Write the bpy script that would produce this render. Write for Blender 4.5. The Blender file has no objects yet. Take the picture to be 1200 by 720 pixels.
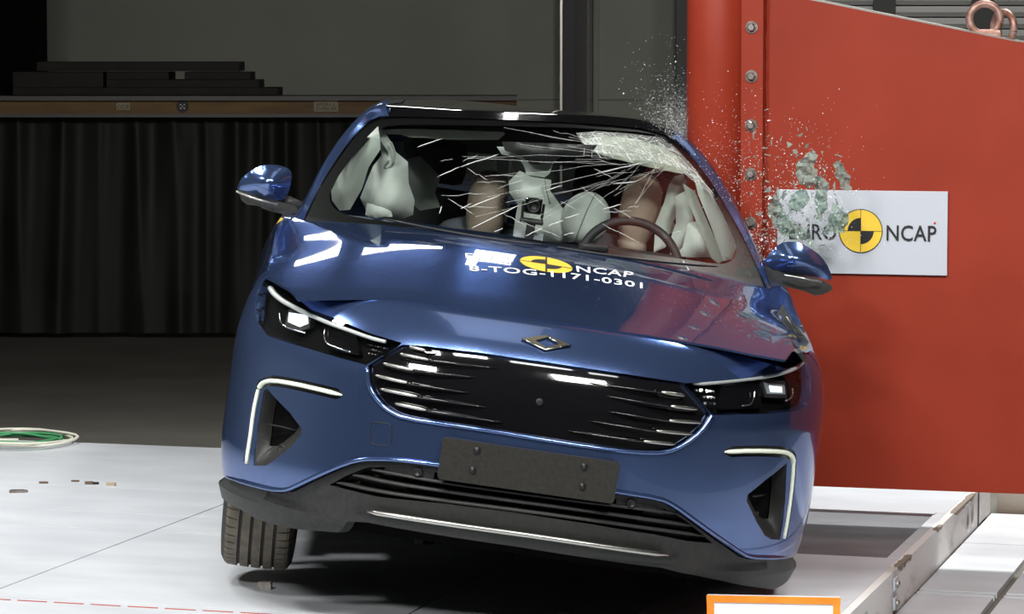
import bpy, bmesh, math, random
from mathutils import Matrix, Vector, geometry
random.seed(7)
C = bpy.context.scene.collection
PI = math.pi

# ------------------------------------------------------------------ camera
CAM_H = 1.738
cam_data = bpy.data.cameras.new('camera'); cam = bpy.data.objects.new('camera', cam_data); C.objects.link(cam)
cam_data.sensor_width = 36.0; cam_data.lens = 3649.577 / 1200 * 36.0
cam_data.clip_start = 0.1; cam_data.clip_end = 200
cam.location = (0, 0, CAM_H); cam.rotation_euler = (math.radians(90 - 4.8), 0, 0)
bpy.context.scene.camera = cam

# ------------------------------------------------------------------ world, lamps, exposure
world = bpy.data.worlds.new('world'); bpy.context.scene.world = world
world.use_nodes = True
world.node_tree.nodes['Background'].inputs[0].default_value = (.9, .95, 1, 1)
world.node_tree.nodes['Background'].inputs[1].default_value = 0.012
vs = bpy.context.scene.view_settings
vs.view_transform = 'Standard'; vs.look = 'None'; vs.exposure = -2.2; vs.gamma = 1.0; vs.use_curve_mapping = False
def area(name, loc, target, sx, sy, power, spread=180, col=(1, .98, .95)):
    l = bpy.data.lights.new(name, 'AREA'); l.shape = 'RECTANGLE'; l.size = sx; l.size_y = sy
    l.energy = power; l.color = col; l.spread = math.radians(spread)
    o = bpy.data.objects.new(name, l); C.objects.link(o); o.location = loc
    d = Vector(target) - Vector(loc); o.rotation_euler = d.to_track_quat('-Z', 'Y').to_euler()
    return o
# the hall's overhead flood light banks, plus unseen lamps added to brighten single places
LAMPS = [((-1.6, 6.7, 4.6), (-1.2, 9.3, 0), .8, .42, 260, 120), ((-.35, 6.7, 4.6), (-.2, 9.4, 0), .8, .42, 150, 120), ((.95, 6.65, 4.6), (.9, 9.4, 0), .8, .42, 55, 120), ((2.1, 6.6, 4.6), (1.7, 9.6, 0), .8, .42, 25, 120),
         ((-2.7, 12.2, 4.8), (-2.2, 11.7, 0), 1.2, .5, 300, 110), ((-3.9, 9.6, 4.8), (-2.6, 10.0, 0), 1.0, .5, 240, 110), ((.3, 9.9, 5.2), (.2, 9.9, 0), 3.2, 1.3, 30, 130), ((2.4, 12.9, 4.8), (1.7, 12.5, 0), 1.2, .4, 480, 85), ((3.3, 19.0, 5.0), (3.1, 22.3, 2.0), .8, .4, 22, 80),  # broad panel, barrier-side and louvre lamps are added to brighten nose, deck, louvres
         ((-1.5, 19.8, 4.5), (-.9, 10.2, 1.0), .42, .2, 5, 90), ((-.6, 19.8, 4.62), (-.4, 10.2, 1.0), .85, .24, 9, 90), ((.4, 19.8, 4.85), (.2, 10.2, 1.0), .42, .42, 6, 90), ((.17, 18.6, 4.6), (.1, 10, 1.0), .1, .22, 2, 90),
         ((-2.6, 4.8, 4.2), (-.5, 9.8, .6), 1.3, .6, 280, 110), ((1.9, 5.2, 4.6), (1.5, 11.2, 1.2), 1.3, .6, 230, 70)]
for i, (loc, tg, sx, sy, pw, sp) in enumerate(LAMPS):
    area('flood_or_fill_light', loc, tg, sx, sy, pw, sp)

# ------------------------------------------------------------------ helpers
def mat(name, col, rough=.5, metal=0.0, coat=0.0, spec=.5, emit=None, estr=0.0):
    m = bpy.data.materials.new(name); m.use_nodes = True
    b = m.node_tree.nodes['Principled BSDF']
    b.inputs['Base Color'].default_value = (*col, 1); b.inputs['Roughness'].default_value = rough
    b.inputs['Metallic'].default_value = metal; b.inputs['Coat Weight'].default_value = coat
    b.inputs['Coat Roughness'].default_value = .02
    b.inputs['Specular IOR Level'].default_value = spec
    if emit: b.inputs['Emission Color'].default_value = (*emit, 1); b.inputs['Emission Strength'].default_value = estr
    return m
def noisy(m, c0, c1, scale=5.0, detail=4, stretch=(1, 1, 1), bump=0.0, lo=.35, hi=.65, rough=None):
    """mix two colours through a noise texture in object coordinates"""
    nt = m.node_tree; b = nt.nodes['Principled BSDF']
    tc = nt.nodes.new('ShaderNodeTexCoord'); mp = nt.nodes.new('ShaderNodeMapping'); mp.inputs['Scale'].default_value = stretch
    nz = nt.nodes.new('ShaderNodeTexNoise'); nz.inputs['Scale'].default_value = scale; nz.inputs['Detail'].default_value = detail
    rp = nt.nodes.new('ShaderNodeValToRGB'); rp.color_ramp.elements[0].position = lo; rp.color_ramp.elements[1].position = hi
    rp.color_ramp.elements[0].color = (*c0, 1); rp.color_ramp.elements[1].color = (*c1, 1)
    nt.links.new(tc.outputs['Object'], mp.inputs[0]); nt.links.new(mp.outputs[0], nz.inputs['Vector'])
    nt.links.new(nz.outputs['Fac'], rp.inputs[0]); nt.links.new(rp.outputs[0], b.inputs['Base Color'])
    if bump:
        bp = nt.nodes.new('ShaderNodeBump'); bp.inputs['Strength'].default_value = bump; bp.inputs['Distance'].default_value = .01
        nt.links.new(nz.outputs['Fac'], bp.inputs['Height']); nt.links.new(bp.outputs[0], b.inputs['Normal'])
    return m
def thin_glass(name, tint=(1, 1, 1), refl=.05, rough=0.0, haze=0.0, hcol=(.8, .85, .82)):
    m = bpy.data.materials.new(name); m.use_nodes = True; nt = m.node_tree; nt.nodes.clear()
    out = nt.nodes.new('ShaderNodeOutputMaterial'); mx = nt.nodes.new('ShaderNodeMixShader')
    tr = nt.nodes.new('ShaderNodeBsdfTransparent'); tr.inputs[0].default_value = (*tint, 1)
    gl = nt.nodes.new('ShaderNodeBsdfGlossy'); gl.inputs['Roughness'].default_value = rough
    lw = nt.nodes.new('ShaderNodeLayerWeight'); pw = nt.nodes.new('ShaderNodeMath'); pw.operation = 'POWER'; pw.inputs[1].default_value = 5
    fr = nt.nodes.new('ShaderNodeMath'); fr.operation = 'MULTIPLY_ADD'; fr.inputs[1].default_value = 1 - refl; fr.inputs[2].default_value = refl
    nt.links.new(lw.outputs['Facing'], pw.inputs[0]); nt.links.new(pw.outputs[0], fr.inputs[0])
    src = tr
    if haze:
        df = nt.nodes.new('ShaderNodeBsdfDiffuse'); df.inputs[0].default_value = (*hcol, 1)
        m2 = nt.nodes.new('ShaderNodeMixShader'); m2.inputs[0].default_value = haze
        nt.links.new(tr.outputs[0], m2.inputs[1]); nt.links.new(df.outputs[0], m2.inputs[2]); src = m2
    nt.links.new(fr.outputs[0], mx.inputs[0]); nt.links.new(src.outputs[0], mx.inputs[1]); nt.links.new(gl.outputs[0], mx.inputs[2])
    nt.links.new(mx.outputs[0], out.inputs[0])
    return m
def obj(name, verts, faces, m=None, parent=None, smooth=True, label=None):
    me = bpy.data.meshes.new(name); me.from_pydata([tuple(v) for v in verts], [], faces)
    if m: me.materials.append(m)
    if smooth: me.polygons.foreach_set('use_smooth', [True] * len(me.polygons))
    me.update()
    o = bpy.data.objects.new(name, me); C.objects.link(o)
    if parent is not None: o.parent = parent
    if label: o['label'] = label
    return o
def tag(o, label=None, cat=None, group=None, kind=None):
    if label: o['label'] = label
    if cat: o['category'] = cat
    if group: o['group'] = group
    if kind: o['kind'] = kind
    return o
def thing(name, label, cat, loc=(0, 0, 0), rot=(0, 0, 0), group=None):
    o = bpy.data.objects.new(name, None); C.objects.link(o); o.empty_display_size = .1
    o.location = loc; o.rotation_euler = rot
    return tag(o, label, cat, group)
def struct(name, verts, faces, m, smooth=False, parent=None):
    o = obj(name, verts, faces, m, parent, smooth)
    if parent is None: o['kind'] = 'structure'
    return o
class MB:
    """collects shapes that make up ONE mesh"""
    def __init__(s): s.v = []; s.f = []
    def add(s, v, f):
        n = len(s.v); s.v += [tuple(p) for p in v]; s.f += [tuple(i + n for i in q) for q in f]; return s
    def box(s, c, d, rz=0.0, bev=0.0):
        x, y, z = d[0] / 2, d[1] / 2, d[2] / 2
        if bev:
            bm = bmesh.new(); bmesh.ops.create_cube(bm, size=1.0)
            for q in bm.verts: q.co = Vector((q.co.x * d[0], q.co.y * d[1], q.co.z * d[2]))
            bmesh.ops.bevel(bm, geom=bm.edges[:], offset=bev, segments=2, affect='EDGES', profile=.6)
            V = [q.co.copy() for q in bm.verts]; F = [[q.index for q in f.verts] for f in bm.faces]; bm.free()
        else:
            V = [Vector((sx * x, sy * y, sz * z)) for sx in (-1, 1) for sy in (-1, 1) for sz in (-1, 1)]
            F = [(0, 1, 3, 2), (4, 6, 7, 5), (0, 4, 5, 1), (2, 3, 7, 6), (0, 2, 6, 4), (1, 5, 7, 3)]
        R = Matrix.Rotation(rz, 3, 'Z')
        return s.add([R @ p + Vector(c) for p in V], F)
    def tube(s, pts, r, n=8, flat=1.0, up=None, caps=True):
        pts = [Vector(p) for p in pts]; V = []; k = len(pts)
        for i, p in enumerate(pts):
            t = (pts[min(i + 1, k - 1)] - pts[max(i - 1, 0)]).normalized()
            u = Vector(up) if up else (Vector((0, 0, 1)) if abs(t.z) < .9 else Vector((1, 0, 0)))
            a = t.cross(u).normalized(); b = a.cross(t).normalized()
            rr = r[i] if isinstance(r, (list, tuple)) else r
            for j in range(n):
                w = 2 * PI * j / n
                V.append(p + a * (math.cos(w) * rr) + b * (math.sin(w) * rr * flat))
        F = [(i * n + j, i * n + (j + 1) % n, (i + 1) * n + (j + 1) % n, (i + 1) * n + j) for i in range(k - 1) for j in range(n)]
        if caps: F += [tuple(range(n))[::-1], tuple((k - 1) * n + j for j in range(n))]
        return s.add(V, F)
    def lathe(s, prof, n=24, M=None, closed=False):
        """prof: (radius, height) about local z"""
        V = []; k = len(prof)
        for r, h in prof:
            for j in range(n):
                w = 2 * PI * j / n; V.append(Vector((r * math.cos(w), r * math.sin(w), h)))
        F = [(i * n + j, i * n + (j + 1) % n, (i + 1) * n + (j + 1) % n, (i + 1) * n + j) for i in range(k - 1) for j in range(n)]
        if closed: F += [((k - 1) * n + j, (k - 1) * n + (j + 1) % n, (j + 1) % n, j) for j in range(n)]
        else:
            if prof[0][0] > 1e-6: F.append(tuple(range(n))[::-1])
            if prof[-1][0] > 1e-6: F.append(tuple((k - 1) * n + j for j in range(n)))
        if M is not None: V = [M @ p for p in V]
        return s.add(V, F)
    def grid(s, rows, close=False):
        k = len(rows); n = len(rows[0]); V = [p for r in rows for p in r]
        F = [(i * n + j, i * n + j + 1, (i + 1) * n + j + 1, (i + 1) * n + j) for i in range(k - 1) for j in range(n - 1)]
        return s.add(V, F)
    def prism(s, poly, h0, h1, M=None):
        """polygon (x, y) extruded from h0 to h1 along z"""
        n = len(poly); V = [Vector((x, y, h0)) for x, y in poly] + [Vector((x, y, h1)) for x, y in poly]
        F = [tuple(range(n))[::-1], tuple(range(n, 2 * n))] + [(i, (i + 1) % n, n + (i + 1) % n, n + i) for i in range(n)]
        if M is not None: V = [M @ p for p in V]
        return s.add(V, F)
    def build(s, name, m, parent=None, smooth=False, label=None): return obj(name, s.v, s.f, m, parent, smooth, label)
def inside(p, poly):
    x, y = p; r = False; n = len(poly); j = n - 1
    for i in range(n):
        xi, yi = poly[i]; xj, yj = poly[j]
        if (yi > y) != (yj > y) and x < (xj - xi) * (y - yi) / (yj - yi) + xi: r = not r
        j = i
    return r
def edge_dist(p, poly):
    best = 1e9; n = len(poly)
    for i in range(n):
        ax, ay = poly[i]; bx, by = poly[(i + 1) % n]; dx, dy = bx - ax, by - ay
        l = dx * dx + dy * dy
        t = 0 if l == 0 else min(max(((p[0] - ax) * dx + (p[1] - ay) * dy) / l, 0), 1)
        d = math.hypot(p[0] - ax - t * dx, p[1] - ay - t * dy)
        if d < best: best = d
    return best
def densify(poly, step, closed=True):
    out = []; n = len(poly)
    for i in range(n if closed else n - 1):
        a = poly[i]; b = poly[(i + 1) % n]; k = max(1, int(math.dist(a, b) / step + .5))
        out += [tuple(a[c] + (b[c] - a[c]) * t / k for c in range(len(a))) for t in range(k)]
    if not closed: out.append(tuple(poly[-1]))
    return out
def rounded(poly, r=.3, n=1):
    """corner cutting, closed"""
    for _ in range(n):
        out = []
        for i in range(len(poly)):
            a, b, c = poly[i - 1], poly[i], poly[(i + 1) % len(poly)]
            out.append(tuple(b[k] + (a[k] - b[k]) * r for k in range(len(b)))); out.append(tuple(b[k] + (c[k] - b[k]) * r for k in range(len(b))))
        poly = out
    return poly
def smooth_line(pts, n=2):
    for _ in range(n):
        out = [tuple(pts[0])]
        for a, b in zip(pts, pts[1:]):
            out.append(tuple(a[k] * .75 + b[k] * .25 for k in range(len(a)))); out.append(tuple(a[k] * .25 + b[k] * .75 for k in range(len(a))))
        out.append(tuple(pts[-1])); pts = out
    return pts
def triangulate(outline, holes, step, step2=None):
    """constrained triangulation of a flat region; returns 2-D points, triangles, boundary edges"""
    ol = densify(outline, step); hs = [densify(h, step) for h in holes]
    pts = []; edges = []
    for ring in [ol] + hs:
        n0 = len(pts); pts += ring; edges += [(n0 + i, n0 + (i + 1) % len(ring)) for i in range(len(ring))]
    xs = [p[0] for p in ol]; ys = [p[1] for p in ol]; sy = step2 or step
    nx = int((max(xs) - min(xs)) / step) + 1; ny = int((max(ys) - min(ys)) / sy) + 1
    for i in range(nx + 1):
        for j in range(ny + 1):
            p = (min(xs) + (i + (.5 if j % 2 else 0)) * step, min(ys) + (j + .37) * sy)
            if inside(p, ol) and not any(inside(p, h) for h in hs):
                if edge_dist(p, ol) > .45 * min(step, sy) and all(edge_dist(p, h) > .45 * min(step, sy) for h in hs): pts.append(p)
    v, e, f, *_ = geometry.delaunay_2d_cdt([Vector(p) for p in pts], edges, [], 0, 1e-5)
    tris = []
    for t in f:
        c = (sum(v[i].x for i in t) / 3, sum(v[i].y for i in t) / 3)
        if inside(c, ol) and not any(inside(c, h) for h in hs): tris.append(tuple(t))
    cnt = {}
    for t in tris:
        for i in range(3):
            k = (t[i], t[(i + 1) % 3]); cnt[k] = cnt.get(k, 0) + 1
    bnd = [k for k in cnt if (k[1], k[0]) not in cnt]
    return [(p.x, p.y) for p in v], tris, bnd
def panel(name, outline, surf, m, parent, holes=(), step=.02, off=0.0, rim=.02, post=None, smooth=True, label=None, step2=None, flip=False):
    """sheet that follows a surface, with a turned-in edge of depth rim"""
    p2, tris, bnd = triangulate(outline, holes, step, step2)
    fo = off if callable(off) else (lambda u, w: off)
    V = [surf(u, w, fo(u, w)) for u, w in p2]
    if post: V = [post(p) for p in V]
    def area2(t):
        a, b, c = (p2[k] for k in t); return abs((b[0] - a[0]) * (c[1] - a[1]) - (b[1] - a[1]) * (c[0] - a[0]))
    tris = [t for t in tris if area2(t) > 1e-9]
    N = []
    for u, w in p2:
        a = Vector(surf(u + 5e-4, w, fo(u, w))) - Vector(surf(u - 5e-4, w, fo(u, w))); b = Vector(surf(u, w + 5e-4, fo(u, w))) - Vector(surf(u, w - 5e-4, fo(u, w)))
        n = a.cross(b); N.append(n.normalized() if n.length > 1e-12 else Vector((0, -1, 0)))
    ref = N[tris[len(tris) // 2][0]]; q = Vector(surf(*p2[tris[len(tris) // 2][0]], fo(*p2[tris[len(tris) // 2][0]]) + .01)) - Vector(surf(*p2[tris[len(tris) // 2][0]], fo(*p2[tris[len(tris) // 2][0]])))
    if ref.dot(q) > 0: N = [-n for n in N]
    F = []
    for t in tris:
        n = (Vector(V[t[1]]) - Vector(V[t[0]])).cross(Vector(V[t[2]]) - Vector(V[t[0]]))
        F.append(t if n.dot(N[t[0]] + N[t[1]] + N[t[2]]) >= 0 else (t[0], t[2], t[1]))
    nmain = len(V)
    if rim:
        cnt = {}
        for t in F:
            for k in range(3): cnt[(t[k], t[(k + 1) % 3])] = 1
        bnd = [k for k in cnt if (k[1], k[0]) not in cnt]
        idx = {}; base = len(V); extra = []
        def get(i, d):
            if (i, d) not in idx:
                u, w = p2[i]; q = surf(u, w, fo(u, w) + d)
                extra.append(post(q) if post else q); idx[(i, d)] = base + len(extra) - 1
            return idx[(i, d)]
        for a, b in bnd: F.append((get(b, 0.0), get(a, 0.0), get(a, rim), get(b, rim)))
        V += extra
    used = sorted({i for f in F for i in f}); re = {k: i for i, k in enumerate(used)}
    o = obj(name, [V[k] for k in used], [tuple(re[i] for i in f) for f in F], m, parent, smooth, label)
    if smooth and not post: o.data.normals_split_custom_set_from_vertices([tuple(N[k]) if k < nmain else (0, 0, 0) for k in used])
    return o
def pillow(outline3, ty, tz_back=None, step=.02, edge=.06, wrinkle=0.0, seed=1, ease=10):
    """inflated cushion standing in an x-z plane: returns MB"""
    y0 = sum(p[1] for p in outline3) / len(outline3); ol = [(p[0], p[2]) for p in outline3]
    p2, tris, bnd = triangulate(ol, [], step); ring = densify(ol, step); rnd = random.Random(seed)
    ph = [(rnd.uniform(0, 6), rnd.uniform(30, 70), rnd.uniform(-40, 40)) for _ in range(3)]
    n = len(p2); V = []; H = []
    for u, w in p2:
        d = min(edge_dist((u, w), ring) / edge, 1); H.append(math.sqrt(max(0, 1 - (1 - d) ** 2)))
    nb = [set() for _ in p2]
    for t in tris:
        for k in range(3): nb[t[k]].update((t[(k + 1) % 3], t[(k + 2) % 3]))
    fix = {k for e in bnd for k in e}
    for _ in range(ease): H = [H[k] if k in fix or not nb[k] else .5 * H[k] + .5 * sum(H[m] for m in nb[k]) / len(nb[k]) for k in range(n)]
    for sgn, t in ((-1, ty), (1, tz_back if tz_back is not None else ty)):
        for k, (u, w) in enumerate(p2):
            V.append((u, y0 + sgn * (H[k] * t + wrinkle * H[k] * sum(math.sin(a + b * u + c * w) for a, b, c in ph)), w))
    F = [t for t in tris] + [(n + t[0], n + t[2], n + t[1]) for t in tris]
    mb = MB(); mb.add(V, F); return mb
def text_mesh(s, spacing=1.0, bold=0.0):
    cu = bpy.data.curves.new('lettering', 'FONT'); cu.body = s; cu.size = 1; cu.space_character = spacing; cu.offset = bold; cu.resolution_u = 3
    o = bpy.data.objects.new('lettering', cu); C.objects.link(o)
    dg = bpy.context.evaluated_depsgraph_get(); me = bpy.data.meshes.new_from_object(o.evaluated_get(dg))
    V = [(v.co.x, v.co.y) for v in me.vertices]; F = [tuple(p.vertices) for p in me.polygons]
    bpy.data.objects.remove(o); bpy.data.curves.remove(cu); bpy.data.meshes.remove(me)
    x0 = min(v[0] for v in V); x1 = max(v[0] for v in V); y0 = min(v[1] for v in V); y1 = max(v[1] for v in V)
    return [((x - x0) / (x1 - x0), (y - y0) / (y1 - y0)) for x, y in V], F, (x1 - x0) / (y1 - y0)

# ------------------------------------------------------------------ materials
M = {}
M['paint'] = mat('blue_paint', (.108, .175, .385), .18, .84, 1.0)
M['paint'].node_tree.nodes['Principled BSDF'].inputs['Specular Tint'].default_value = (.22, .28, .5, 1)
M['gloss_black'] = mat('gloss_black', (.006, .006, .007), .06, 0, 1.0)
M['black'] = mat('black_plastic', (.012, .012, .012), .45)
M['frit'] = mat('black_glass_border', (.005, .005, .005), .35, spec=.2)
M['void'] = mat('dark_cavity', (.004, .004, .004), .9, spec=.1)
M['grey_plastic'] = noisy(mat('grey_plastic', (.03, .03, .03), .45, spec=.28), (.026, .027, .026), (.034, .035, .033), 60, 2, bump=.03)
M['plate'] = noisy(mat('plate_plastic', (.03, .03, .028), .55, spec=.15), (.026, .026, .023), (.033, .032, .029), 90, 2)
M['chrome'] = mat('chrome', (.85, .83, .8), .12, 1.0)
M['brushed'] = mat('brushed_metal', (.55, .54, .5), .3, 1.0)
M['emblem'] = mat('dark_chrome', (.30, .27, .2), .25, 1.0)
M['lens'] = thin_glass('clear_lens', (.93, .95, .95))
M['glass'] = thin_glass('windscreen_glass', (.86, .90, .88))
M['side_glass'] = thin_glass('side_glass', (.55, .6, .6))
M['drl'] = mat('light_guide', (.62, .63, .62), .25, 0, .5)
M['strip'] = mat('light_strip', (.8, .85, .72), .3, emit=(.86, 1, .74), estr=.75)
M['lamp_on'] = mat('lit_lamp', (.9, .95, 1), .3, emit=(.85, .95, 1), estr=4.0)
M['lamp_off'] = mat('lamp_jewel', (.7, .75, .78), .15, .6)
M['tyre'] = noisy(mat('tyre_rubber', (.1, .09, .075), .8), (.12, .105, .085), (.165, .145, .115), 30, 3)
M['tyre_side'] = mat('tyre_sidewall', (.03, .028, .027), .7)
M['alloy'] = mat('alloy', (.5, .5, .52), .3, 1)
M['bag'] = noisy(mat('airbag_cloth', (.62, .67, .63), .85), (.58, .63, .59), (.68, .72, .68), 9, 3, bump=.15)
M['bag_grey'] = noisy(mat('grey_bag_cloth', (.45, .5, .46), .85), (.42, .47, .43), (.52, .56, .51), 9, 3, bump=.1)
M['trim_pale'] = mat('pale_trim', (.74, .76, .66), .8)
M['seam'] = mat('seam_thread', (.3, .33, .3), .8)
M['dark_trim'] = noisy(mat('dark_trim', (.02, .021, .023), .6), (.018, .018, .02), (.03, .03, .033), 40, 2)
M['dummy'] = noisy(mat('dummy_skin', (.45, .36, .29), .5), (.42, .33, .26), (.5, .4, .33), 6, 2)
M['dummy_suit'] = mat('dummy_suit', (.13, .14, .17), .8)
M['yellow'] = mat('yellow_vinyl', (.82, .56, .05), .45)
M['vinyl_black'] = mat('black_vinyl', (.015, .015, .018), .5)
M['vinyl_white'] = mat('white_vinyl', (.9, .9, .9), .5)
M['crack'] = mat('glass_fracture', (.88, .93, .9), .35)
M['red'] = noisy(mat('red_steel', (.5, .055, .035), .5, spec=.25), (.245, .026, .010), (.285, .032, .014), 2.5, 5, bump=.01)
M['bolt'] = noisy(mat('bolt_steel', (.2, .17, .15), .45, .7), (.15, .13, .11), (.3, .27, .25), 40, 3)
M['rust'] = noisy(mat('rusty_steel', (.3, .15, .11), .5, .6), (.22, .1, .07), (.45, .3, .26), 25, 3)
M['white_board'] = mat('white_board', (.50, .53, .59), .4, spec=.3)
M['white_card'] = mat('white_card', (.85, .85, .86), .5)
M['deck'] = noisy(mat('white_deck_paint', (.78, .79, .8), .42), (.52, .55, .585), (.60, .63, .665), 2.2, 6, (1, 2.5, 1))
M['deck_side'] = noisy(mat('scuffed_white_paint', (.7, .69, .67), .5), (.42, .38, .34), (.75, .74, .72), 3.2, 7, (1, 1, 2.5), lo=.3, hi=.46)
M['inset'] = noisy(mat('grey_steel_plate', (.2, .21, .22), .5, .2), (.16, .17, .18), (.24, .25, .27), 1.6, 5, (1, 3, 1))
M['concrete'] = noisy(mat('dark_concrete', (.2, .19, .17), .8), (.115, .11, .095), (.15, .145, .125), 1.5, 6)
M['wall'] = noisy(mat('grey_wall', (.24, .24, .22), .8), (.36, .37, .32), (.43, .44, .385), .7, 4)
M['cream'] = mat('cream_paint', (.78, .74, .62), .6)
M['wood'] = noisy(mat('wood_beam', (.36, .2, .06), .6), (.17, .095, .03), (.24, .14, .045), 3, 5, (1, 8, 8))
M['steel_dark'] = mat('dark_steel', (.12, .12, .115), .5, .5)
M['curtain'] = noisy(mat('black_sheet', (.05, .052, .048), .5, spec=.25), (.010, .011, .009), (.017, .018, .015), 2, 3)
M['rack_board'] = noisy(mat('dark_board', (.03, .022, .016), .7), (.010, .007, .005), (.02, .015, .011), 4, 4)
M['orange'] = noisy(mat('orange_tape', (.9, .28, .02), .5), (.85, .24, .015), (.95, .34, .03), 8, 3)
M['shard'] = None
def shard_mat(name, a):
    m = thin_glass(name, (.74, .86, .81), haze=a, hcol=(.42, .5, .455)); return m
M['shard'] = shard_mat('shattered_glass', .44)
M['dust'] = mat('glass_powder', (.8, .84, .85), .4)
M['cable_green'] = mat('green_cable', (.06, .3, .12), .5)
M['cable_white'] = mat('white_cable', (.7, .7, .6), .5)

# ------------------------------------------------------------------ car shape data
# ---- car body master surfaces, car-local metres: x across, y rearwards, z up ----
def lerp_keys(keys, a):
    if a <= keys[0][0]: return keys[0][1]
    for (a0, v0), (a1, v1) in zip(keys, keys[1:]):
        if a <= a1:
            t = (a - a0) / (a1 - a0)
            return v0 + (v1 - v0) * t * t * (3 - 2 * t) if False else v0 + (v1 - v0) * t
    return keys[-1][1]
def smooth_keys(keys, a):
    # Catmull-like cubic through the keys
    n = len(keys)
    if a <= keys[0][0]: return keys[0][1]
    if a >= keys[-1][0]: return keys[-1][1]
    for i in range(n - 1):
        x0, y0 = keys[i]; x1, y1 = keys[i + 1]
        if a <= x1:
            h = x1 - x0; t = (a - x0) / h
            def slope(k):
                if k == 0: return (keys[1][1] - keys[0][1]) / (keys[1][0] - keys[0][0])
                if k == n - 1: return (keys[-1][1] - keys[-2][1]) / (keys[-1][0] - keys[-2][0])
                return (keys[k + 1][1] - keys[k - 1][1]) / (keys[k + 1][0] - keys[k - 1][0])
            m0, m1 = slope(i) * h, slope(i + 1) * h
            return ((2*t**3 - 3*t*t + 1) * y0 + (t**3 - 2*t*t + t) * m0 + (-2*t**3 + 3*t*t) * y1 + (t**3 - t*t) * m1)
CAR_W, NOSE_L, TAIL_L, CAR_LEN = 0.93, 0.65, 0.55, 4.83
def _plan():
    pts = []
    N = 160
    for i in range(N + 1):
        f = math.pi / 2 * i / N
        pts.append((CAR_W * math.sin(f) ** (2 / 2.6), NOSE_L * (1 - math.cos(f) ** (2 / 1.35))))
    y = NOSE_L
    while y < CAR_LEN - TAIL_L - 0.02:
        y += 0.02; pts.append((CAR_W, y))
    for i in range(N + 1):
        f = math.pi / 2 * (1 - i / N)
        pts.append((CAR_W * math.sin(f) ** (2 / 2.6), CAR_LEN - TAIL_L * (1 - math.cos(f) ** (2 / 1.35))))
    # arc length resample, 4 mm
    out = [pts[0]]; acc = 0; nxt = 0.004
    for p, q in zip(pts, pts[1:]):
        d = math.hypot(q[0] - p[0], q[1] - p[1])
        if d < 1e-9: continue
        while nxt <= acc + d:
            t = (nxt - acc) / d
            out.append((p[0] + (q[0] - p[0]) * t, p[1] + (q[1] - p[1]) * t)); nxt += 0.004
        acc += d
    nor = []
    for i in range(len(out)):
        a = out[max(i - 6, 0)]; b = out[min(i + 6, len(out) - 1)]
        if i < 6: a = (-out[6 - i][0], out[6 - i][1])
        dx, dy = b[0] - a[0], b[1] - a[1]; l = math.hypot(dx, dy)
        nor.append((dy / l, -dx / l))
    return out, nor
PLAN, PLAN_N = _plan()
S_MAX = (len(PLAN) - 2) * 0.004
def plan(a):
    a = min(max(a, 0), S_MAX) / 0.004; i = int(a); t = a - i
    p, q, m, n = PLAN[i], PLAN[i + 1], PLAN_N[i], PLAN_N[i + 1]
    return (p[0] + (q[0] - p[0]) * t, p[1] + (q[1] - p[1]) * t, m[0] + (n[0] - m[0]) * t, m[1] + (n[1] - m[1]) * t)
HOOD_H = [(0.0, .868), (.2, .912), (.4, .951), (.85, 1.026), (1.2, 1.073), (1.6, 1.112), (2.0, 1.14)]
HOOD_C = [(.25, .088), (.4, .09), (.6, .095), (1.1, .11), (1.55, .088), (2.0, .085)]
def hood_z(x, y):
    return smooth_keys(HOOD_H, y) - smooth_keys(HOOD_C, y) * abs(x / .865) ** 2.2
INSET = [(0, .20), (.4, .19), (.7, .16), (.95, .11), (1.15, .078), (1.6, .068), (2.2, .075), (2.6, .08), (4.6, .10), (5.2, .2), (5.8, .3), (7, .3)]
BELT = [(2.0, 1.03), (2.3, 1.02), (2.9, .985), (4.2, .97), (5.2, 1.0), (7, 1.02)]
_zt = {}
def z_top(a):
    k = int(a / 0.02); out = []
    for i in (k, k + 1):
        if i not in _zt:
            b = i * 0.02; px, py, nx, ny = plan(b); it = smooth_keys(INSET, b)
            zf = hood_z(px - nx * it, py - ny * it); zb = smooth_keys(BELT, b)
            w = min(max((b - 1.95) / .35, 0), 1)
            _zt[i] = zf * (1 - w) + zb * w
        out.append(_zt[i])
    t = a / 0.02 - k
    return out[0] + (out[1] - out[0]) * t
def body(s, z, off=0.0):
    """painted outer skin: s = arc length round the plan from the nose (negative = image left), z = height, off = inwards"""
    a = abs(s); px, py, nx, ny = plan(a)
    it = smooth_keys(INSET, a); zt = z_top(a); zs = zt - .24
    ins = 0.0
    if z > zs:
        f = min((z - zs) / .24, .9995) * math.pi / 2; z = zs + .24 * math.sin(f) ** 1.212
        ins += it * (1 - math.cos(f) ** 1.212)
    if z < .40: ins += .9 * (.40 - z) ** 2
    ins += off
    x, y = px - nx * ins, py - ny * ins
    return (x if s >= 0 else -x, y, z)
def hood(x, y, off=0.0):
    z = hood_z(x, y)
    lx = min(max((x - .15) / .6, 0), 1); ly = min(max((1.25 - y) / .8, 0), 1)
    z += .032 * lx * lx * ly * ly * (3 - 2 * ly)          # front right corner sprung open by the crash
    return (x, y, z - off)
def screen(x, z, off=0.0):
    return (x, 1.2 + 2.29 * (z - 1.077) + .55 * x * x + off, z - off * .4)
def pillar(x, z, off=0.0):
    return (x, 1.62 + 1.35 * (z - 1.03) + off, z)
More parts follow.
